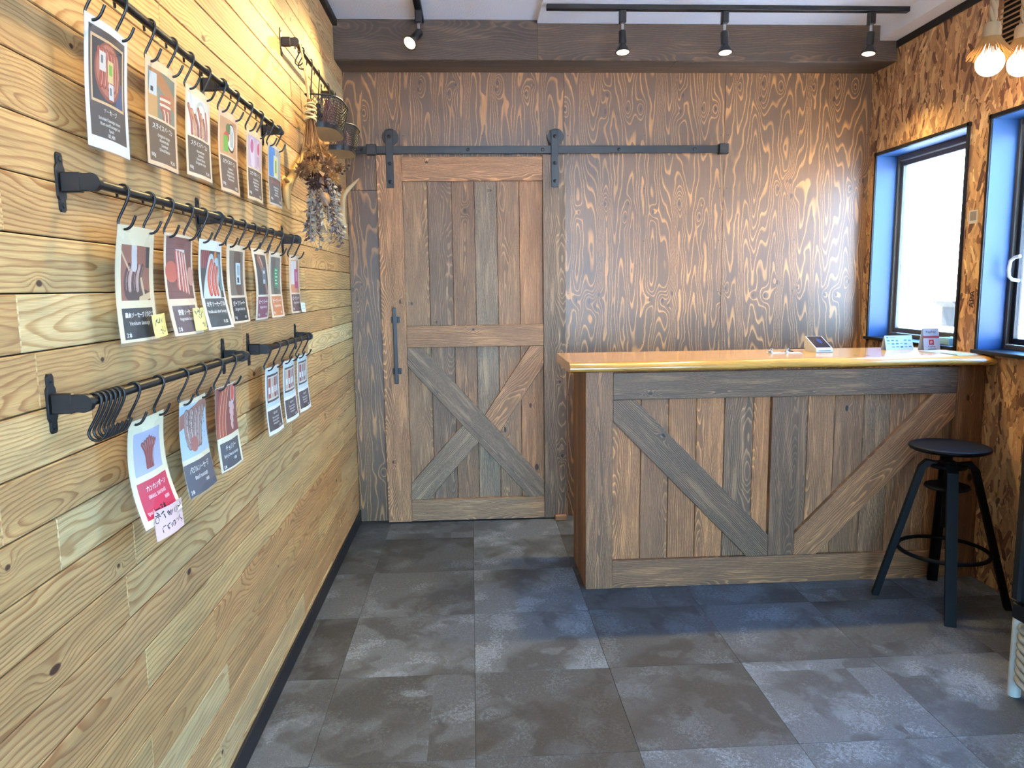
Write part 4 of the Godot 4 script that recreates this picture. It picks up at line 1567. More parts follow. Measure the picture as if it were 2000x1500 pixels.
# ------------------------------------------------------------------ refrigerator at the right edge, door facing the plank wall
func build_fridge() -> void:
	var t := thing("display_refrigerator", "glass door display refrigerator with light grey louvred base at right edge", "refrigerator", Vector3(2.5, 0, 2.1))
	var grey := mat(Color(0.62, 0.64, 0.63), 0.45)
	var pale := mat(Color(0.72, 0.74, 0.72), 0.4)
	var h := 1.50
	part("cabinet", span(Vector3(0.055, 0.27, 0.005), Vector3(0.56, h, 0.60), 0.012), mat(Color(0.08, 0.085, 0.09), 0.4), t)
	part("base", span(Vector3(0.06, 0.045, 0.01), Vector3(0.56, 0.27, 0.60), 0.004), mat(Color(0.2, 0.2, 0.2), 0.6), t)
	for z in [0.0, 0.60]:
		var c := MB.new()
		c.lathe([Vector2(0.0, 0.0), Vector2(0.019, 0.0), Vector2(0.020, 0.003), Vector2(0.020, 0.283), Vector2(0.0, 0.285)], 20, Transform3D(Basis(), Vector3(0.020, 0, z + 0.018 if z == 0.0 else z - 0.018)))
		part("base_column", c.mesh(), pale, t)
		c = MB.new()
		c.lathe([Vector2(0.0, 0.287), Vector2(0.017, 0.287), Vector2(0.018, 0.30), Vector2(0.018, h), Vector2(0.0, h)], 16, Transform3D(Basis(), Vector3(0.022, 0, z + 0.018 if z == 0.0 else z - 0.018)))
		part("door_edge", c.mesh(), mat(Color(0.045, 0.06, 0.065), 0.25), t)
	for k in 7:
		var s := MB.new()
		var y := 0.065 + k * 0.030
		var path := []
		for i in 13:
			var f := i / 12.0
			f = f * f * (3.0 - 2.0 * f)
			path.append(Vector3(0.028 - 0.068 * pow(maxf(sin(PI * f), 0.0), 0.28), 0, 0.030 + 0.54 * f))
		var pts := []
		for i in 13:
			for q in [Vector2(0.020, 0.026), Vector2(0.006, 0.022), Vector2(0.0, 0.012), Vector2(0.002, 0.002), Vector2(0.018, -0.004)]:
				pts.append(path[i] + Vector3(q.x, y + q.y, 0))
		s.grid(pts, 13, 5, true)
		part("louvre", s.mesh(), grey, t)
	var df := MB.new()
	for q in [[0.29, 0.345], [h - 0.06, h - 0.005]]:
		df.cbox(Vector3(0.005, (q[0] + q[1]) / 2.0, 0.30), Vector3(0.06, q[1] - q[0], 0.53), 0.004)
	for z in [0.055, 0.545]:
		df.cbox(Vector3(-0.002, (h + 0.29) / 2.0, z), Vector3(0.068, h - 0.42, 0.04), 0.008)
	part("door_frame", df.mesh(), mat(Color(0.045, 0.05, 0.055), 0.3), t)
	part("door_pane", span(Vector3(-0.005, 0.345, 0.075), Vector3(0.0, h - 0.06, 0.525)), mat(Color(0.30, 0.36, 0.38), 0.06), t)
	for x in [0.1, 0.5]:
		for z in [0.06, 0.54]:
			part("foot", span(Vector3(x - 0.02, 0.0, z - 0.02), Vector3(x + 0.02, 0.046, z + 0.02), 0.003), m_black, t)


# ------------------------------------------------------------------ lamps
const WARM := Color(1.0, 0.885, 0.61)


func turned_to(dir: Vector3) -> Basis:       # y axis of the part along -dir, so that a lathe hangs down along dir
	var y := -dir.normalized()
	var x := y.cross(Vector3(0, 0, 1)).normalized()
	return Basis(x, y, x.cross(y))


func spotlight(label: String, at: Vector3, dir: Vector3, energy: float, cone := 52.0) -> void:
	var t := thing("spotlight", label, "spotlight", at, "spotlights on the ceiling tracks")
	var blk := mat(Color(0.04, 0.042, 0.048), 0.4)
	part("adapter", box(Vector3(0.034, 0.062, 0.036), 0.004, Vector3(0, -0.031, 0)), blk, t)
	var s := MB.new()
	s.lathe([Vector2(0.0, -0.105), Vector2(0.0075, -0.105), Vector2(0.0075, -0.062)], 14)
	part("stem", s.mesh(), mat(Color(0.75, 0.75, 0.74), 0.25, 0.9), t)
	var piv := Vector3(0, -0.108, 0)
	var bs := turned_to(dir)
	s = MB.new()
	s.lathe([Vector2(0.0, -0.058), Vector2(0.019, -0.058), Vector2(0.0205, -0.050), Vector2(0.0205, 0.004), Vector2(0.017, 0.010), Vector2(0.0, 0.011)], 20, Transform3D(bs, piv))
	part("socket", s.mesh(), blk, t)
	var k := MB.new()
	k.lathe([Vector2(0.030, -0.098), Vector2(0.0375, -0.098), Vector2(0.036, -0.090), Vector2(0.025, -0.068), Vector2(0.018, -0.056)], 24, Transform3D(bs, piv))
	var bulb := part("reflector_bulb", k.mesh(), mat(Color(0.10, 0.10, 0.105), 0.25), t)
	var f := MB.new()
	f.lathe([Vector2(0.0, -0.1035), Vector2(0.016, -0.1025), Vector2(0.030, -0.099), Vector2(0.034, -0.0965)], 24, Transform3D(bs, piv))
	part("lamp_face", f.mesh(), glow(Color(1.0, 0.90, 0.66), 3.0), bulb)
	var l := SpotLight3D.new()
	l.name = "lamp_light"
	l.light_color = WARM
	l.light_energy = energy
	l.spot_angle = cone
	l.spot_angle_attenuation = 0.9
	l.spot_range = 9.0
	l.spot_attenuation = 2.0
	l.light_size = 0.03
	l.shadow_enabled = true
	t.add_child(l)
	l.position = piv + bs * Vector3(0, -0.112, 0)
	l.basis = Basis.looking_at(dir.normalized(), Vector3(0, 0, 1))


func build_lights() -> void:
	var blk := mat(Color(0.035, 0.037, 0.042), 0.4)
	single("lighting_track", span(Vector3(-0.018, 0.0, 0.26), Vector3(0.018, 0.024, 4.4), 0.002), blk, "black ceiling lighting track running along the plank wall", "lighting track", Vector3(0.462, 2.786, 0), "ceiling lighting tracks")
	single("lighting_track", span(Vector3(-0.942, 0.0, -0.018), Vector3(0.942, 0.024, 0.018), 0.002), blk, "black ceiling lighting track running over the counter", "lighting track", Vector3(2.046, 2.771, 0.50), "ceiling lighting tracks")
	# along the plank wall
	spotlight("black spotlight turned to the plank wall, leftmost in view", Vector3(0.462, 2.786, 0.44), Vector3(-0.46, -0.72, 0.62), 1.7)
	spotlight("black spotlight over the right end of the card rails", Vector3(0.462, 2.786, 1.55), Vector3(-0.50, -0.85, 0.15), 1.6)
	spotlight("black spotlight over the middle of the card rails", Vector3(0.462, 2.786, 2.65), Vector3(-0.50, -0.85, 0.0), 1.35)
	spotlight("black spotlight over the left end of the card rails", Vector3(0.462, 2.786, 3.75), Vector3(-0.50, -0.85, -0.2), 1.0)
	# over the counter
	spotlight("black spotlight over the left end of the counter", Vector3(1.487, 2.771, 0.50), Vector3(0.0, -1.0, 0.14), 2.0, 54.0)
	spotlight("black spotlight over the middle of the counter", Vector3(2.010, 2.771, 0.50), Vector3(0.02, -1.0, 0.14), 2.0, 54.0)
	spotlight("black spotlight over the counter next to the corner window", Vector3(2.773, 2.771, 0.50), Vector3(-0.10, -1.0, 0.06), 2.2, 60.0)
	# jute rope pendants
	pendant("rope pendant lamp with frayed jute skirt, the whole bulb in view", Vector3(2.716, 2.235, 1.5))
	pendant("rope pendant lamp with frayed jute skirt, cut off by the right edge", Vector3(2.916, 2.262, 1.40))


func pendant(label: String, at: Vector3) -> void:
	var t := thing("pendant_lamp", label, "pendant lamp", at, "jute rope pendant lamps")
	var jute := mat(Color(0.62, 0.50, 0.36), 0.9)
	var b := MB.new()
	b.ball(Vector3.ZERO, Vector3(0.050, 0.050, 0.050), 24, 16)
	b.lathe([Vector2(0.034, 0.034), Vector2(0.024, 0.055), Vector2(0.018, 0.078)], 18)
	part("bulb", b.mesh(), glow(Color(1.0, 0.93, 0.80), 3.0), t)
	var s := MB.new()
	s.lathe([Vector2(0.026, 0.074), Vector2(0.031, 0.082), Vector2(0.031, 0.13), Vector2(0.026, 0.145), Vector2(0.014, 0.150), Vector2(0.0, 0.151)], 18)
	part("socket_wrap", s.mesh(), jute, t)
	# twisted rope of three strands, up to the ceiling
	var r := MB.new()
	for k in 3:
		var path := []
		for i in 60:
			var y := 0.145 + i * (2.795 - at.y - 0.145) / 59.0
			var a := y * 40.0 + TAU * k / 3.0
			path.append(Vector3(cos(a) * 0.008, y, sin(a) * 0.008))
		r.tube(path, 0.0085, 7)
	part("rope", r.mesh(), jute, t)
	var kn := MB.new()
	for k in 3:
		var ring := []
		for i in 16:
			var a := TAU * i / 16.0
			ring.append(Vector3(cos(a) * 0.018, 0.30 + 0.012 * k + 0.006 * sin(a + k), sin(a) * 0.018))
		kn.tube(ring, 0.0095, 7, true)
	part("rope_knot", kn.mesh(), jute, t)
	var fr := MB.new()
	var g := RandomNumberGenerator.new()
	g.seed = 31
	for k in 110:
		var a := TAU * k / 110.0 + g.randf() * 0.05
		var d := Vector3(cos(a), 0, sin(a))
		var e := g.randf_range(0.068, 0.082)
		var y1 := g.randf_range(0.018, 0.034)
		fr.tube([d * 0.030 + Vector3(0, 0.092, 0), d * 0.046 + Vector3(0, 0.066, 0), d * e + Vector3(0, y1, 0)], [0.0028, 0.0026, 0.001], 4)
	var mf := mat(Color(0.66, 0.48, 0.26), 0.9)
	mf.backlight_enabled = true
	mf.backlight = Color(0.5, 0.34, 0.14)
	var skirt := part("jute_skirt", fr.mesh(), mf, t)
	skirt.set_meta("kind", "stuff")
	var l := OmniLight3D.new()
	l.name = "bulb_light"
	l.light_color = Color(1.0, 0.84, 0.60)
	l.light_energy = 0.11
	l.omni_range = 9.0
	l.omni_attenuation = 2.0
	l.light_size = 0.045
	l.shadow_enabled = true
	t.add_child(l)


# ------------------------------------------------------------------ rails, hooks, menu cards on the plank wall
var hook_mesh: ArrayMesh


func s_hook(label: String, at: Vector3, lean := 0.0) -> void:
	if hook_mesh == null:
		var c := Curve3D.new()
		c.bake_interval = 0.004
		var pts := [Vector2(-0.0115, -0.011), Vector2(-0.0118, 0.0), Vector2(-0.0082, 0.0082), Vector2(0.0, 0.0112), Vector2(0.0082, 0.0082), Vector2(0.0112, 0.0), Vector2(0.0088, -0.012), Vector2(-0.0005, -0.031), Vector2(-0.0115, -0.050), Vector2(-0.0140, -0.059), Vector2(-0.0100, -0.0675), Vector2(-0.001, -0.0705), Vector2(0.0085, -0.0665), Vector2(0.0155, -0.0565), Vector2(0.0205, -0.0460)]
		var path := []
		for i in pts.size() - 1:
			var a: Vector2 = pts[maxi(i - 1, 0)]
			var b: Vector2 = pts[i]
			var d: Vector2 = pts[i + 1]
			var e: Vector2 = pts[mini(i + 2, pts.size() - 1)]
			for k in 3:
				var q := b.cubic_interpolate(d, a, e, k / 3.0)
				path.append(Vector3(q.x, q.y, 0))
		path.append(Vector3(0.0205, -0.0460, 0))
		var m := MB.new()
		m.tube(path, 0.0026, 6)
		hook_mesh = m.mesh()
	var h := single("s_hook", hook_mesh, m_iron, label, "hook", at, "black S-hooks on the wall rails")
	h.rotation.y = lean


func rail(label: String, y: float, z0: float, z1: float, brackets: Array, capped := true) -> void:
	var t := thing("wall_rail", label, "rail", Vector3(0, y, 0), "black rails on the plank wall")
	var b := MB.new()
	b.tube([Vector3(ROD_X, 0, z0), Vector3(ROD_X, 0, z1)], 0.0085, 16)
	part("rod", b.mesh(), m_iron, t)
	if capped:
		var e := MB.new()
		e.ball(Vector3(ROD_X, 0, z1), Vector3(0.0105, 0.0105, 0.008), 14, 8)
		part("end_cap", e.mesh(), m_iron, t)
	for z in brackets:
		var f := MB.new()
		var o := PackedVector2Array()
		for p in [[-0.006, -0.050], [0.006, -0.050], [0.0095, -0.045], [0.0095, -0.030], [0.0135, -0.024], [0.0135, 0.024], [0.0095, 0.030], [0.0095, 0.045], [0.006, 0.050], [-0.006, 0.050], [-0.0095, 0.045], [-0.0095, 0.030], [-0.0135, 0.024], [-0.0135, -0.024], [-0.0095, -0.030], [-0.0095, -0.045]]:
			o.append(Vector2(p[0], p[1]))
		f.prism(o, 0.0, 0.004, Vector2.RIGHT, 1.0, 0.0, 0.0, 1.0, 1.0, 0.001)
		var pl := part("wall_plate", f.mesh(), m_iron, t, Vector3(0, 0, z))
		pl.basis = Basis(Vector3(0, 0, -1), Vector3(0, 1, 0), Vector3(1, 0, 0))
		for sy in [-0.039, 0.039]:
			var sc := MB.new()
			sc.lathe([Vector2(0.0, 0.0), Vector2(0.0045, 0.0), Vector2(0.0040, 0.0018), Vector2(0.0, 0.0024)], 10, Transform3D(Basis(Vector3.RIGHT, PI / 2), Vector3(0, sy, 0.004)))
			part("screw", sc.mesh(), m_black, pl)
		var a := MB.new()
		a.cbox(Vector3(0.021, 0, z), Vector3(0.034, 0.034, 0.014), 0.002)
		a.cbox(Vector3(0.043, 0, z), Vector3(0.018, 0.030, 0.011), 0.002)
		a.lathe([Vector2(0.0, -0.0065), Vector2(0.0155, -0.0065), Vector2(0.0155, 0.0065), Vector2(0.0, 0.0065)], 20, Transform3D(Basis(Vector3.RIGHT, PI / 2), Vector3(ROD_X, 0, z)))
		part("arm", a.mesh(), m_iron, t)


# a sheet hanging in the plane of the wall: u runs to the right as seen from the room
func paper(w: float, h: float, r: Rect2, curl: float, bow: float, twist: float, off := 0.0) -> ArrayMesh:
	var m := MB.new()
	for side in 2:
		var pts := []
		for j in 13:
			var t := j / 12.0
			for i in 7:
				var s := i / 6.0 - 0.5
				var x := curl * t * t + bow * sin(PI * t) + twist * s * t + 0.0025 * cos(s * 6.0) + off - side * 0.0007
				pts.append(Vector3(x, -h * t, -w * s))
		m.grid(pts, 13, 7, side == 0)
	for i in m.uv.size():
		m.uv[i] = r.position + m.uv[i] * r.size
	return m.mesh()


func build_rails_and_cards() -> void:
	rail("topmost black card rail on the plank wall", 1.941, 3.55, 1.695, [2.30, 1.735])
	rail("middle black card rail with the longest row of cards", 1.588, 3.036, 1.505, [3.036, 2.395, 1.54])
	rail("lower black rail carrying three large cards and spare hooks", 1.218, 3.125, 2.235, [3.125, 2.27])
	rail("short low black rail carrying three white gift cards", 1.218, 2.035, 1.385, [2.035, 1.415])
	rail("short high black rail carrying the wire baskets", 2.330, 1.405, 0.60, [1.405, 0.64])
	var film := mat(Color(1, 1, 1, 0.03), 0.12, 0.0, 0.25)
	film.transparency = BaseMaterial3D.TRANSPARENCY_ALPHA
	var print_mat := textured(tex.cards, Color(0.94, 0.94, 0.94), 0.6)
	print_mat.metallic_specular = 0.3
	print_mat.texture_repeat = false
	var rows := [1.941, 1.588, 1.218]
	# z, row, height, curl, bow, twist, label, short name for its hooks
	var list := [
		[2.927, 0, 0.222, -0.012, -0.006, 0.0, "white bordered menu card showing a round plate of sausages", "the plate of sausages card"],
		[2.690, 0, 0.214, -0.010, -0.005, 0.0, "tan menu card with sliced bacon over a brown caption", "the sliced bacon card"],
		[2.478, 0, 0.205, -0.008, -0.004, 0.004, "menu card with sausages round a white dish, brown caption", "the white dish card"],
		[2.252, 0, 0.212, -0.006, -0.006, 0.0, "peach menu card with vegetables and a green packet", "the green packet card"],
		[2.010, 0, 0.205, -0.008, -0.004, 0.0, "menu card with two purple pink packages", "the purple package card"],
		[1.781, 0, 0.195, -0.004, -0.004, 0.0, "menu card with a blue package over a grey caption", "the blue package card"],
		[2.868, 1, 0.222, -0.008, -0.010, 0.006, "cream menu card of venison sausage with black caption and note", "the venison sausage card"],
		[2.659, 1, 0.222, 0.010, -0.008, 0.004, "menu card of bundled red sausages on a wooden board", "the red sausage bundle card"],
		[2.455, 1, 0.220, 0.014, -0.008, 0.010, "white menu card of three orange red sausages on a plate", "the three sausages card"],
		[2.256, 1, 0.214, 0.004, -0.006, 0.0, "menu card of a packet with pale blue label, black caption", "the pale blue label card"],
		[2.042, 1, 0.214, 0.0, 0.008, -0.006, "menu card of dark packet with plum coloured caption", "the plum caption card"],
		[1.842, 1, 0.214, 0.0, -0.006, 0.0, "menu card of green labelled packet with orange caption", "the orange caption card"],
		[1.577, 1, 0.208, 0.0, -0.004, 0.0, "menu card of magenta labelled packet at the rail's right end", "the magenta packet card"],
		[2.888, 2, 0.212, 0.020, -0.010, 0.008, "cream menu card with crimson caption and a pink note", "the crimson caption card"],
		[2.645, 2, 0.220, 0.012, -0.006, 0.006, "menu card of basil sausage on pale blue with grey caption", "the basil sausage card"],
		[2.415, 2, 0.220, 0.006, -0.004, 0.006, "menu card of chorizo with a cup of orange sauce", "the chorizo card"],
		[1.958, 2, 0.216, 0.004, -0.004, 0.006, "leftmost white gift set card on the short low rail", "the leftmost gift set card"],
		[1.737, 2, 0.214, 0.004, -0.004, 0.006, "middle white gift set card on the short low rail", "the middle gift set card"],
		[1.530, 2, 0.212, 0.004, -0.004, 0.006, "rightmost white gift set card on the short low rail", "the rightmost gift set card"]]
	for k in list.size():
		var q: Array = list[k]
		var top: float = rows[q[1]] - 0.0625
		var t := thing("menu_card", q[6], "menu card", Vector3(ROD_X - 0.001, top, q[0]), "laminated menu cards on hooks")
		var r := print_rect((k % 10) * CELL.x + 1, (k / 10) * CELL.y + 1, 199, 268)
		part("print", paper(0.158, q[2], r, q[3], q[4], q[5]), print_mat, t)
		part("laminate_film", paper(0.168, q[2] + 0.010, Rect2(0, 0, 1, 1), q[3], q[4], q[5], 0.0009), film, t, Vector3(0, 0.004, 0))
		for s in [1, -1]:
			s_hook("black S-hook at the upper %s corner of %s" % ["left" if s == 1 else "right", q[7]], Vector3(ROD_X, rows[q[1]], q[0] + s * 0.056), rng.randf_range(-0.10, 0.10))
	for k in 6:
		s_hook("empty black S-hook, %s of the bunch beside the lower rail's bracket" % ["first", "second", "third", "fourth", "fifth", "last"][k], Vector3(ROD_X, 1.218, 3.092 - k * 0.017), rng.randf_range(-0.05, 0.05))
	for k in 2:
		s_hook("empty black S-hook, %s from the bracket of the short high rail" % ["first", "second"][k], Vector3(ROD_X, 2.330, 1.355 - k * 0.05), 0.05)
	# handwritten notes stuck on four of the cards
	var notes := [[0, Vector3(ROD_X + 0.006, 1.355, 2.818), 0.062, 0.046, "yellow sticky note on the venison sausage card", 0.05], [1, Vector3(ROD_X + 0.012, 1.362, 2.606), 0.072, 0.052, "yellow sticky note on the red sausage bundle card", 0.0], [2, Vector3(ROD_X + 0.006, 1.352, 1.505), 0.068, 0.036, "small white paper note beside the magenta packet card", -0.05], [3, Vector3(ROD_X + 0.020, 0.968, 2.872), 0.135, 0.060, "pink handwritten note under the crimson caption card", -0.06]]
	for q in notes:
		var n := single("sticky_note", paper(q[2], q[3], print_rect(q[0] * 204 + 1, 561, 202, 138), 0.004, 0.0, 0.0), print_mat, q[4], "sticky note", q[1], "handwritten paper notes")
		n.rotation.x = q[5]


# ------------------------------------------------------------------ baskets, dried flowers, antlers
func basket_outline(zc: float, half: float, x0: float, depth: float, grow: float, n := 40) -> Array:
	var out := []
	for i in n + 1:
		var a := PI * i / n
		var c := cos(a)
		var z := zc + signf(c) * pow(absf(c), 0.55) * half * grow
		out.append(Vector3(x0 + pow(maxf(sin(a), 0.0), 0.55) * depth * grow, 0, z))
	return out


func basket(label: String, zc: float, half: float, y0: float, y1: float) -> void:
	var x0 := 0.052
	var t := thing("wire_basket", label, "basket", Vector3(0, y0, 0), "black wire baskets on the high rail")
	var h := y1 - y0
	var low := basket_outline(zc, half, x0, 0.115, 0.93)
	var high := basket_outline(zc, half, x0, 0.125, 1.04)
	var b := MB.new()
	var o := PackedVector2Array()
	for p in low:
		o.append(Vector2(p.z, p.x))
	b.prism(o, 0.0, 0.004)
	var pl := part("bottom_plate", b.mesh(), mat(Color(0.66, 0.57, 0.42), 0.55), t)  # tan carries the warm light that the plank wall reflects onto the underside
	pl.basis = Basis(Vector3(0, 0, 1), Vector3(1, 0, 0), Vector3(0, 1, 0))
	var band := MB.new()
	for i in low.size():
		var p: Vector3 = low[i]
		var q: Vector3 = low[(i + 1) % low.size()]
		var d := (q - p).cross(Vector3.UP).normalized() * 0.0015
		for s in [1.0, -1.0]:
			band.quad(p + d * s, q + d * s, q + d * s + Vector3(0, 0.022, 0), p + d * s + Vector3(0, 0.022, 0))
	part("bottom_band", band.mesh(), mat(Color(0.05, 0.06, 0.075), 0.3), t)
	var rim := MB.new()
	var ring := []
	for p in high:
		ring.append(p + Vector3(0, h, 0))
	rim.tube(ring, 0.0032, 7, true)
	part("rim", rim.mesh(), m_iron, t)
	# diamond wire of the walls: two families of slanting wires round the outline
	var n := low.size()
	var wires := MB.new()
	var total := n
	for fam in [1, -1]:
		for k in range(0, total):
			var path := []
			for j in 5:
				var f := j / 4.0
				var pos := fposmod(k + fam * f * 6.0, float(total))
				var i0 := int(pos)
				var i1 := (i0 + 1) % n
				var w := pos - i0
				var a: Vector3 = low[i0].lerp(low[i1], w)
				var c: Vector3 = high[i0].lerp(high[i1], w)
				path.append(a.lerp(c, f) + Vector3(0, 0.012 + (h - 0.012) * f, 0))
			wires.tube(path, 0.0012, 4)
	var wm := part("wire_mesh", wires.mesh(), m_iron, t)
	wm.set_meta("kind", "stuff")
	for s in [-0.45, 0.45]:
		var hk := MB.new()
		var z: float = zc + s * half
		hk.tube([Vector3(0.044, 2.318 - y0, z), Vector3(0.045, 2.338 - y0, z), Vector3(0.055, 2.3425 - y0, z), Vector3(0.066, 2.336 - y0, z), Vector3(0.067, 2.32 - y0, z), Vector3(0.058, h + 0.06, z), Vector3(0.054, h + 0.01, z), Vector3(0.047, h - 0.006, z), Vector3(0.053, h - 0.008, z)], 0.0026, 6)
		part("hanger", hk.mesh(), m_iron, t)


func build_basket_corner() -> void:
	basket("larger looking black wire basket nearer the viewer on the high rail", 1.085, 0.165, 2.055, 2.178)
	basket("black wire basket farther along the high rail, by the corner", 0.735, 0.13, 2.035, 2.150)
	var red := mat(Color(0.42, 0.13, 0.09), 0.6)
	var b1 := single("boxed_packet", box(Vector3(0.018, 0.105, 0.17), 0.001), red, "red brown packet standing in the nearer wire basket", "packet", Vector3(0.118, 2.119, 1.115))
	b1.rotation.z = -0.22
	single("boxed_packet", box(Vector3(0.02, 0.10, 0.13), 0.001), mat(Color(0.10, 0.10, 0.115), 0.6), "dark packet in the nearer wire basket behind red packet", "packet", Vector3(0.083, 2.115, 1.09))
	for k in 2:
		var w := single("wood_block", box(Vector3(0.012, 0.13, 0.05), 0.001), mat(Color(0.72, 0.55, 0.36), 0.7), ["pale wooden block poking out of the nearer wire basket", "pale wooden block leaning at the basket's right end"][k], "wood block", Vector3(0.128 - 0.020 * k, 2.132, 1.005 - 0.022 * k))
		w.rotation.z = -0.12
	single("boxed_packet", box(Vector3(0.05, 0.09, 0.14), 0.001), mat(Color(0.55, 0.40, 0.36), 0.6), "pinkish packet inside the farther wire basket", "packet", Vector3(0.112, 2.086, 0.72))
	bouquet()
	# antlers
	var bone := mat(Color(0.78, 0.62, 0.38), 0.55)
	var grey := mat(Color(0.55, 0.50, 0.42), 0.6)
	antler("pale yellow deer antler hanging left of the dried flowers", bone, [Vector3(0.018, 1.99, 1.13), Vector3(0.018, 1.925, 1.23), Vector3(0.020, 1.835, 1.41), Vector3(0.020, 1.785, 1.50), Vector3(0.022, 1.745, 1.52), Vector3(0.026, 1.70, 1.512)], [0.007, 0.012, 0.016, 0.017, 0.015, 0.005], [[Vector3(0.022, 1.80, 1.48), Vector3(0.024, 1.81, 1.56), Vector3(0.028, 1.795, 1.61)]], false)
	antler("grey antler hanging behind the dried flowers, knob end down", grey, [Vector3(0.030, 2.015, 0.85), Vector3(0.034, 1.965, 0.83), Vector3(0.040, 1.90, 0.81), Vector3(0.042, 1.83, 0.80), Vector3(0.042, 1.76, 0.79), Vector3(0.045, 1.725, 0.775)], [0.004, 0.010, 0.013, 0.013, 0.012, 0.016], [[Vector3(0.036, 1.945, 0.825), Vector3(0.055, 1.965, 0.77), Vector3(0.062, 2.005, 0.74)]], true)
	antler("light brown antler with sawn white base by the corner", mat(Color(0.74, 0.62, 0.44), 0.55), [Vector3(0.115, 1.985, 0.30), Vector3(0.090, 1.960, 0.305), Vector3(0.058, 1.925, 0.32), Vector3(0.034, 1.880, 0.335), Vector3(0.028, 1.80, 0.345), Vector3(0.030, 1.728, 0.35)], [0.003, 0.008, 0.012, 0.014, 0.0155, 0.018], [], true)


func antler(label: String, m: Material, path: Array, rad: Array, tines: Array, sawn: bool) -> void:
	var base: Vector3 = path[path.size() - 1]
	var t := thing("antler", label, "antler", base, "antlers on the plank wall")
	var fine := []
	var fr := []
	for i in path.size() - 1:
		for k in 4:
			var f := k / 4.0
			fine.append((path[i] as Vector3).cubic_interpolate(path[i + 1], path[maxi(i - 1, 0)], path[mini(i + 2, path.size() - 1)], f) - base)
			fr.append(lerpf(rad[i], rad[i + 1], f) * (1.0 + 0.05 * sin(i * 7.0 + k * 2.3)))
	fine.append(Vector3.ZERO)
	fr.append(rad[rad.size() - 1])
	var b := MB.new()
	b.tube(fine, fr, 10)
	part("beam", b.mesh(), m, t)
	for q in tines:
		var c := MB.new()
		c.tube([q[0] - base, q[1] - base, q[2] - base], [0.010, 0.007, 0.002], 8)
		part("tine", c.mesh(), m, t)
	if sawn:
		var c := MB.new()
		var r: float = rad[rad.size() - 1]
		c.lathe([Vector2(0.0, -0.004), Vector2(r * 0.92, -0.004), Vector2(r * 1.08, 0.0), Vector2(r * 0.9, 0.006)], 16)
		part("sawn_end", c.mesh(), mat(Color(0.86, 0.82, 0.74), 0.6), t)


func leaf(m: MB, at: Vector3, dir: Vector3, w: float, l: float, roll: float) -> void:
	var d := dir.normalized()
	var s := d.cross(Vector3(0.31, 0.9, 0.27)).normalized().rotated(d, roll)
	var n := s.cross(d)
	var a := at
	var b := at + d * l * 0.45 + s * w + n * w * 0.35
	var c := at + d * l
	var e := at + d * l * 0.45 - s * w + n * w * 0.35
	var k := at + d * l * 0.5 - n * w * 0.12
	m.tri(a, b, k)
	m.tri(b, c, k)
	m.tri(c, e, k)
	m.tri(e, a, k)


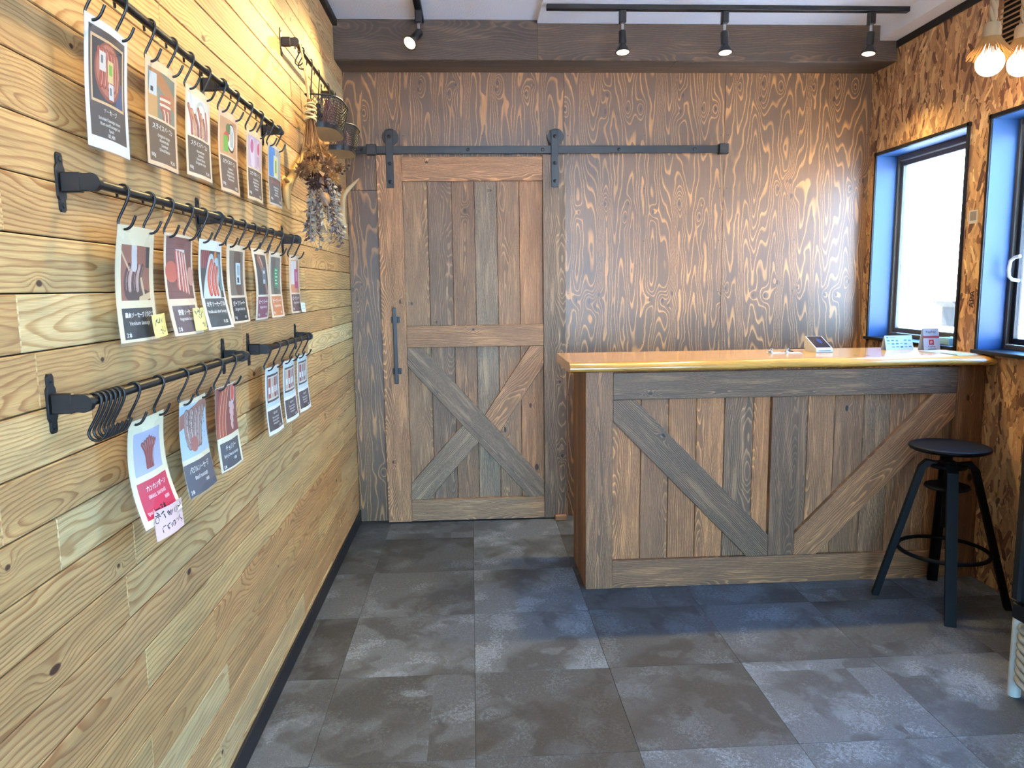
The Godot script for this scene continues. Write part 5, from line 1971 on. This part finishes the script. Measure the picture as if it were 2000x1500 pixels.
func bouquet() -> void:
	var g := RandomNumberGenerator.new()
	g.seed = 5150
	var at := Vector3(0.108, 2.080, 1.45)
	var t := thing("dried_flower_bouquet", "hanging bouquet of dried orange flowers and silvery leaves tied with twine", "bouquet", at)
	var tw := MB.new()
	for k in 9:
		var ring := []
		for i in 14:
			var a := TAU * i / 14.0
			ring.append(Vector3(cos(a) * (0.019 + 0.003 * sin(k * 2.0)), -0.045 + k * 0.0068 + 0.006 * sin(a + k * 1.7), sin(a) * (0.020 + 0.003 * cos(k * 3.0))))
		tw.tube(ring, 0.0035, 5, true)
	part("twine", tw.mesh(), mat(Color(0.78, 0.70, 0.50), 0.9), t)
	var st := MB.new()
	st.tube([Vector3(-0.053, 2.320 - at.y, -0.07), Vector3(-0.053, 2.3435 - at.y, -0.07), Vector3(-0.042, 2.335 - at.y, -0.07), Vector3(-0.006, 0.14, 0.012), Vector3(0, 0.02, 0)], 0.0032, 6)
	st.tube([Vector3(-0.043, 2.33 - at.y, -0.085), Vector3(-0.012, 0.13, 0.004), Vector3(-0.004, 0.01, 0)], 0.0028, 6)
	part("hanging_string", st.mesh(), mat(Color(0.80, 0.70, 0.48), 0.9), t)
	var stems := MB.new()
	for k in 26:
		var a := g.randf() * TAU
		var r := g.randf_range(0.02, 0.075)
		stems.tube([Vector3(cos(a) * 0.008, 0.03, sin(a) * 0.008), Vector3(cos(a) * 0.012, -0.04, sin(a) * 0.012), Vector3(cos(a) * r * 0.6, -0.15, sin(a) * r * 0.8), Vector3(cos(a) * r, -0.26, sin(a) * r * 1.1)], [0.0018, 0.0018, 0.0015, 0.001], 5)
	var sm := part("stems", stems.mesh(), mat(Color(0.45, 0.30, 0.16), 0.85), t)
	sm.set_meta("kind", "stuff")
	# flower heads of many crumpled petals
	var oranges := [mat(Color(0.60, 0.43, 0.23), 0.85), mat(Color(0.46, 0.31, 0.18), 0.85), mat(Color(0.32, 0.19, 0.15), 0.9), mat(Color(0.26, 0.16, 0.135), 0.9)]
	var heads := [[0.03, -0.14, 0.0, 0.030, 0], [0.005, -0.155, 0.06, 0.026, 0], [0.045, -0.17, -0.05, 0.030, 0], [0.05, -0.20, 0.03, 0.032, 1], [0.02, -0.21, 0.075, 0.028, 0], [0.055, -0.235, -0.03, 0.030, 0], [0.035, -0.25, 0.05, 0.030, 2], [0.06, -0.19, -0.085, 0.026, 1], [0.05, -0.28, 0.0, 0.034, 3], [0.02, -0.27, 0.085, 0.028, 3], [0.055, -0.27, -0.07, 0.028, 2], [0.04, -0.32, 0.04, 0.030, 2], [0.0, -0.18, 0.0, 0.035, 2], [0.0, -0.24, -0.02, 0.04, 3], [-0.02, -0.22, 0.05, 0.035, 1]]
	for q in heads:
		var m := MB.new()
		for k in 110:
			var d := Vector3(g.randfn(), g.randfn(), g.randfn()).normalized()
			leaf(m, d * q[3] * 0.35, d + Vector3(g.randfn(), g.randfn(), g.randfn()) * 0.35, q[3] * 0.15, q[3] * g.randf_range(0.45, 0.85), g.randf() * 6.0)
		part("flower_head", m.mesh(), oranges[q[4]], t, Vector3(q[0] * 1.25, q[1] * 1.08, q[2] * 1.2))
	# silvery foliage hanging below
	var silver := [mat(Color(0.52, 0.47, 0.44), 0.8), mat(Color(0.64, 0.58, 0.50), 0.8), mat(Color(0.36, 0.29, 0.28), 0.85)]
	for k in 30:
		var a := g.randf() * TAU
		var root := Vector3(0.035 + cos(a) * 0.045, -0.26 - g.randf() * 0.10, sin(a) * 0.09 + 0.01)
		var tip := root + Vector3(cos(a) * 0.02, -g.randf_range(0.13, 0.19), sin(a) * 0.02)
		var m := MB.new()
		m.tube([root, tip], 0.001, 4)
		for i in 16:
			var f := i / 15.0
			leaf(m, root.lerp(tip, f), Vector3(g.randfn(), -0.6, g.randfn()), 0.0065, g.randf_range(0.014, 0.028), g.randf() * 6.0)
		part("leaf_spray", m.mesh(), silver[k % 3], t)
	# big dry pods and berries
	var pod := MB.new()
	pod.ball(Vector3(0.055, -0.345, 0.075), Vector3(0.020, 0.026, 0.022), 14, 10)
	part("seed_pod", pod.mesh(), mat(Color(0.66, 0.46, 0.24), 0.6), t)
	for k in 5:
		var m := MB.new()
		var root := Vector3(0.045, -0.245 - k * 0.022, 0.09 + 0.004 * k)
		leaf(m, root, Vector3(0.3, -0.5, 0.7 - k * 0.2), 0.012, 0.05, k * 1.1)
		part("dry_leaf", m.mesh(), mat(Color(0.50, 0.40, 0.33), 0.8), t)
	for k in 5:
		var m := MB.new()
		var e := Vector3(0.085 + 0.008 * k, -0.19 - 0.012 * ((k * 3) % 4), -0.10 - 0.008 * k)
		m.tube([Vector3(0.03, -0.22, -0.05), e], 0.0009, 4)
		m.ball(e, Vector3(0.0055, 0.0055, 0.0055), 8, 6)
		part("berry", m.mesh(), mat(Color(0.10, 0.06, 0.05), 0.5), t)


# ------------------------------------------------------------------ on the counter and the sill
func build_counter_items() -> void:
	var top := 1.0622
	var white := mat(Color(0.74, 0.76, 0.76), 0.4)
	var t := thing("payment_terminal", "white wedge shaped card reader with dark screen on the counter", "card reader", Vector3(2.425, top, 0.86))
	t.rotation.y = -0.04
	var b := MB.new()
	b.prism(PackedVector2Array([Vector2(0.0, 0.004), Vector2(0.004, 0.0), Vector2(0.146, 0.0), Vector2(0.15, 0.004), Vector2(0.146, 0.068), Vector2(0.138, 0.072), Vector2(0.006, 0.022), Vector2(0.0, 0.016)]), -0.041, 0.041)
	var body := part("body", b.mesh(), white, t)
	body.basis = Basis(Vector3(0, 0, -1), Vector3(0, 1, 0), Vector3(1, 0, 0))
	var scr := MB.new()
	scr.cbox(Vector3.ZERO, Vector3(0.074, 0.0012, 0.130), 0.0)
	for i in scr.uv.size():
		var r := print_rect(1226, 562, 200, 136)
		scr.uv[i] = r.position + Vector2(scr.v[i].x / 0.074 + 0.5, scr.v[i].z / 0.130 + 0.5) * r.size
	var sm := textured(tex.cards, Color.WHITE, 0.12)
	var so := part("screen", scr.mesh(), sm, t, Vector3(0, 0.0478, -0.0725))
	so.rotation.x = atan2(0.050, 0.132)
	part("card_slot", box(Vector3(0.06, 0.002, 0.002), 0.0, Vector3(0, 0.010, 0.0003)), m_black, t)
	var c := MB.new()
	c.tube([Vector3(2.385, top + 0.012, 0.73), Vector3(2.35, top + 0.012, 0.725), Vector3(2.31, top + 0.010, 0.73), Vector3(2.295, top + 0.003, 0.745), Vector3(2.30, top + 0.0022, 0.79)], 0.0022, 6)
	single("power_cable", c.mesh(), m_black, "short black cable behind the card reader", "cable")
	# folded tent card
	var tent := thing("tent_card", "pale blue folded payment tent card near the corner window", "tent card", Vector3(2.848, top, 0.79))
	tent.rotation.y = 0.08
	var pm := textured(tex.cards, Color(0.82, 0.82, 0.82), 0.6)
	for s in 2:
		var f := MB.new()
		f.cbox(Vector3(0, 0.037, 0), Vector3(0.15, 0.076, 0.0012), 0.0)
		var r := print_rect(817, 561, 202, 138)
		for i in f.uv.size():
			f.uv[i] = r.position + Vector2(f.v[i].x / 0.15 + 0.5, 1.0 - f.v[i].y / 0.076) * r.size
		var p := part("panel", f.mesh(), pm if s == 0 else white, tent, Vector3(0, 0, 0.0 if s == 0 else -0.045))
		p.rotation.x = -0.30 if s == 0 else 0.30
	# payment sign
	var pay := thing("payment_sign", "upright white and red payment sign card against the window sill", "sign", Vector3(2.99, top, 0.83))
	pay.rotation.y = 0.05
	for s in 2:
		var f := MB.new()
		f.cbox(Vector3(0, 0.054, 0), Vector3(0.086, 0.112, 0.0014), 0.0)
		var r := print_rect(1021, 561, 202, 270)
		for i in f.uv.size():
			f.uv[i] = r.position + Vector2(f.v[i].x / 0.086 + 0.5, 1.0 - f.v[i].y / 0.112) * r.size
		var p := part("panel", f.mesh(), pm if s == 0 else white, pay, Vector3(0, 0, 0.0 if s == 0 else -0.05))
		p.rotation.x = -0.22 if s == 0 else 0.22
	# leaflets
	for k in 2:
		var f := MB.new()
		f.cbox(Vector3.ZERO, Vector3([0.15, 0.13][k], [0.003, 0.004][k], 0.12), 0.0003)
		var r := print_rect(1429, 561, 202, 138)
		for i in f.uv.size():
			f.uv[i] = r.position + Vector2(f.v[i].x / 0.16 + 0.5, f.v[i].z / 0.13 + 0.5) * r.size
		var n := single("leaflet", f.mesh(), pm, ["printed leaflet lying below the payment sign", "white leaflet stack at the counter's window end"][k], "leaflet", Vector3([2.975, 2.995][k], top + [0.0016, 0.0021][k], [0.918, 1.046][k]))
		n.rotation.y = [0.12, 0.03][k]
	# two slips held by clips
	for k in 2:
		var s := thing("receipt_slip", ["white paper slip with a clip, left of the card reader", "second clipped white slip, closer to the card reader"][k], "paper slip", Vector3([2.19, 2.272][k], top, [0.835, 0.845][k]))
		s.rotation.y = [0.2, -0.15][k]
		part("paper", box(Vector3(0.075, 0.002, 0.06), 0.0, Vector3(0, 0.0011, 0)), white, s)
		var cl := MB.new()
		cl.cbox(Vector3(-0.028, 0.007, 0.0), Vector3(0.012, 0.010, 0.026), 0.002)
		cl.tube([Vector3(-0.030, 0.010, -0.010), Vector3(-0.022, 0.022, -0.008), Vector3(-0.020, 0.024, 0.0), Vector3(-0.022, 0.022, 0.008), Vector3(-0.030, 0.010, 0.010)], 0.0011, 5)
		part("clip", cl.mesh(), mat(Color(0.60, 0.66, 0.70), 0.3, 0.6), s)
	# tray on the sill
	var tr := thing("plastic_tray", "small pale green plastic tray on the corner window sill", "tray", Vector3(3.125, 1.0842, 0.755))
	var pg := mat(Color(0.72, 0.90, 0.86), 0.3)
	var tb := MB.new()
	tb.prism(PackedVector2Array([Vector2(-0.032, 0.0), Vector2(0.032, 0.0), Vector2(0.042, 0.035), Vector2(0.038, 0.035), Vector2(0.030, 0.004), Vector2(-0.030, 0.004), Vector2(-0.038, 0.035), Vector2(-0.042, 0.035)]), -0.05, 0.05)
	part("tray", tb.mesh(), pg, tr)
	part("end_wall", span(Vector3(-0.036, 0.0, 0.048), Vector3(0.036, 0.033, 0.051)), pg, tr)
	part("end_wall", span(Vector3(-0.036, 0.0, -0.051), Vector3(0.036, 0.033, -0.048)), pg, tr)


func build_right_wall_items() -> void:
	var wall := get_node("wall_right")
	# slatted vent high on the wall behind the pendants
	var t := thing("wall_vent", "brown slatted vent on the wall behind the rope pendants", "vent", Vector3(W, 2.51, 1.22))
	part("backing", span(Vector3(-0.003, -0.115, -0.15), Vector3(-0.0005, 0.115, 0.15)), mat(Color(0.03, 0.028, 0.028), 0.8), t)
	var sl := mat(Color(0.50, 0.38, 0.27), 0.6)
	for k in 10:
		var s := part("slat", box(Vector3(0.016, 0.007, 0.30), 0.001), sl, t, Vector3(-0.011, -0.103 + k * 0.0225, 0))
		s.rotation.z = 0.5
	# mill stamps printed on the board
	var ink := mat(Color(0.16, 0.10, 0.075), 0.8)
	var tm := TextMesh.new()
	var f := SystemFont.new()
	f.font_names = PackedStringArray(["Droid Sans"])
	f.font_weight = 700
	tm.font = f
	tm.text = "APA"
	tm.font_size = 40
	tm.pixel_size = 0.00105
	tm.depth = 0.0004
	tm.curve_step = 2.0
	var a := part("stamp", tm, ink, wall, Vector3(W - 0.0004, 1.315, 0.985))
	a.basis = Basis(Vector3(0, 1, 0), Vector3(0, 0, -1), Vector3(-1, 0, 0))
	var b := MB.new()
	for z in [0.957, 1.008]:
		b.cbox(Vector3(W - 0.0003, 1.315, z), Vector3(0.0006, 0.13, 0.0018), 0.0)
	for q in [[1.15, 1.255, 0.285, 0.285], [1.255, 1.255, 0.185, 0.285], [0.012, 0.05, 1.68, 1.68], [0.012, 0.05, 1.535, 1.535], [0.012, 0.012, 1.535, 1.68]]:
		b.cbox(Vector3(W - 0.0003, (q[2] + q[3]) / 2.0, (q[0] + q[1]) / 2.0), Vector3(0.0006, maxf(q[3] - q[2], 0.002), maxf(q[1] - q[0], 0.002)), 0.0)
	part("stamp", b.mesh(), ink, wall)
	var st := thing("wall_sticker", "small square pale sticker on the board between the windows", "sticker", Vector3(W, 1.701, 0.957))
	part("backing", box(Vector3(0.0006, 0.062, 0.062), 0.0, Vector3(-0.0006, 0, 0)), mat(Color(0.72, 0.70, 0.66), 0.6), st)
	part("printed_square", box(Vector3(0.0004, 0.042, 0.044), 0.0, Vector3(-0.0011, 0.004, 0)), mat(Color(0.50, 0.47, 0.44), 0.6), st)
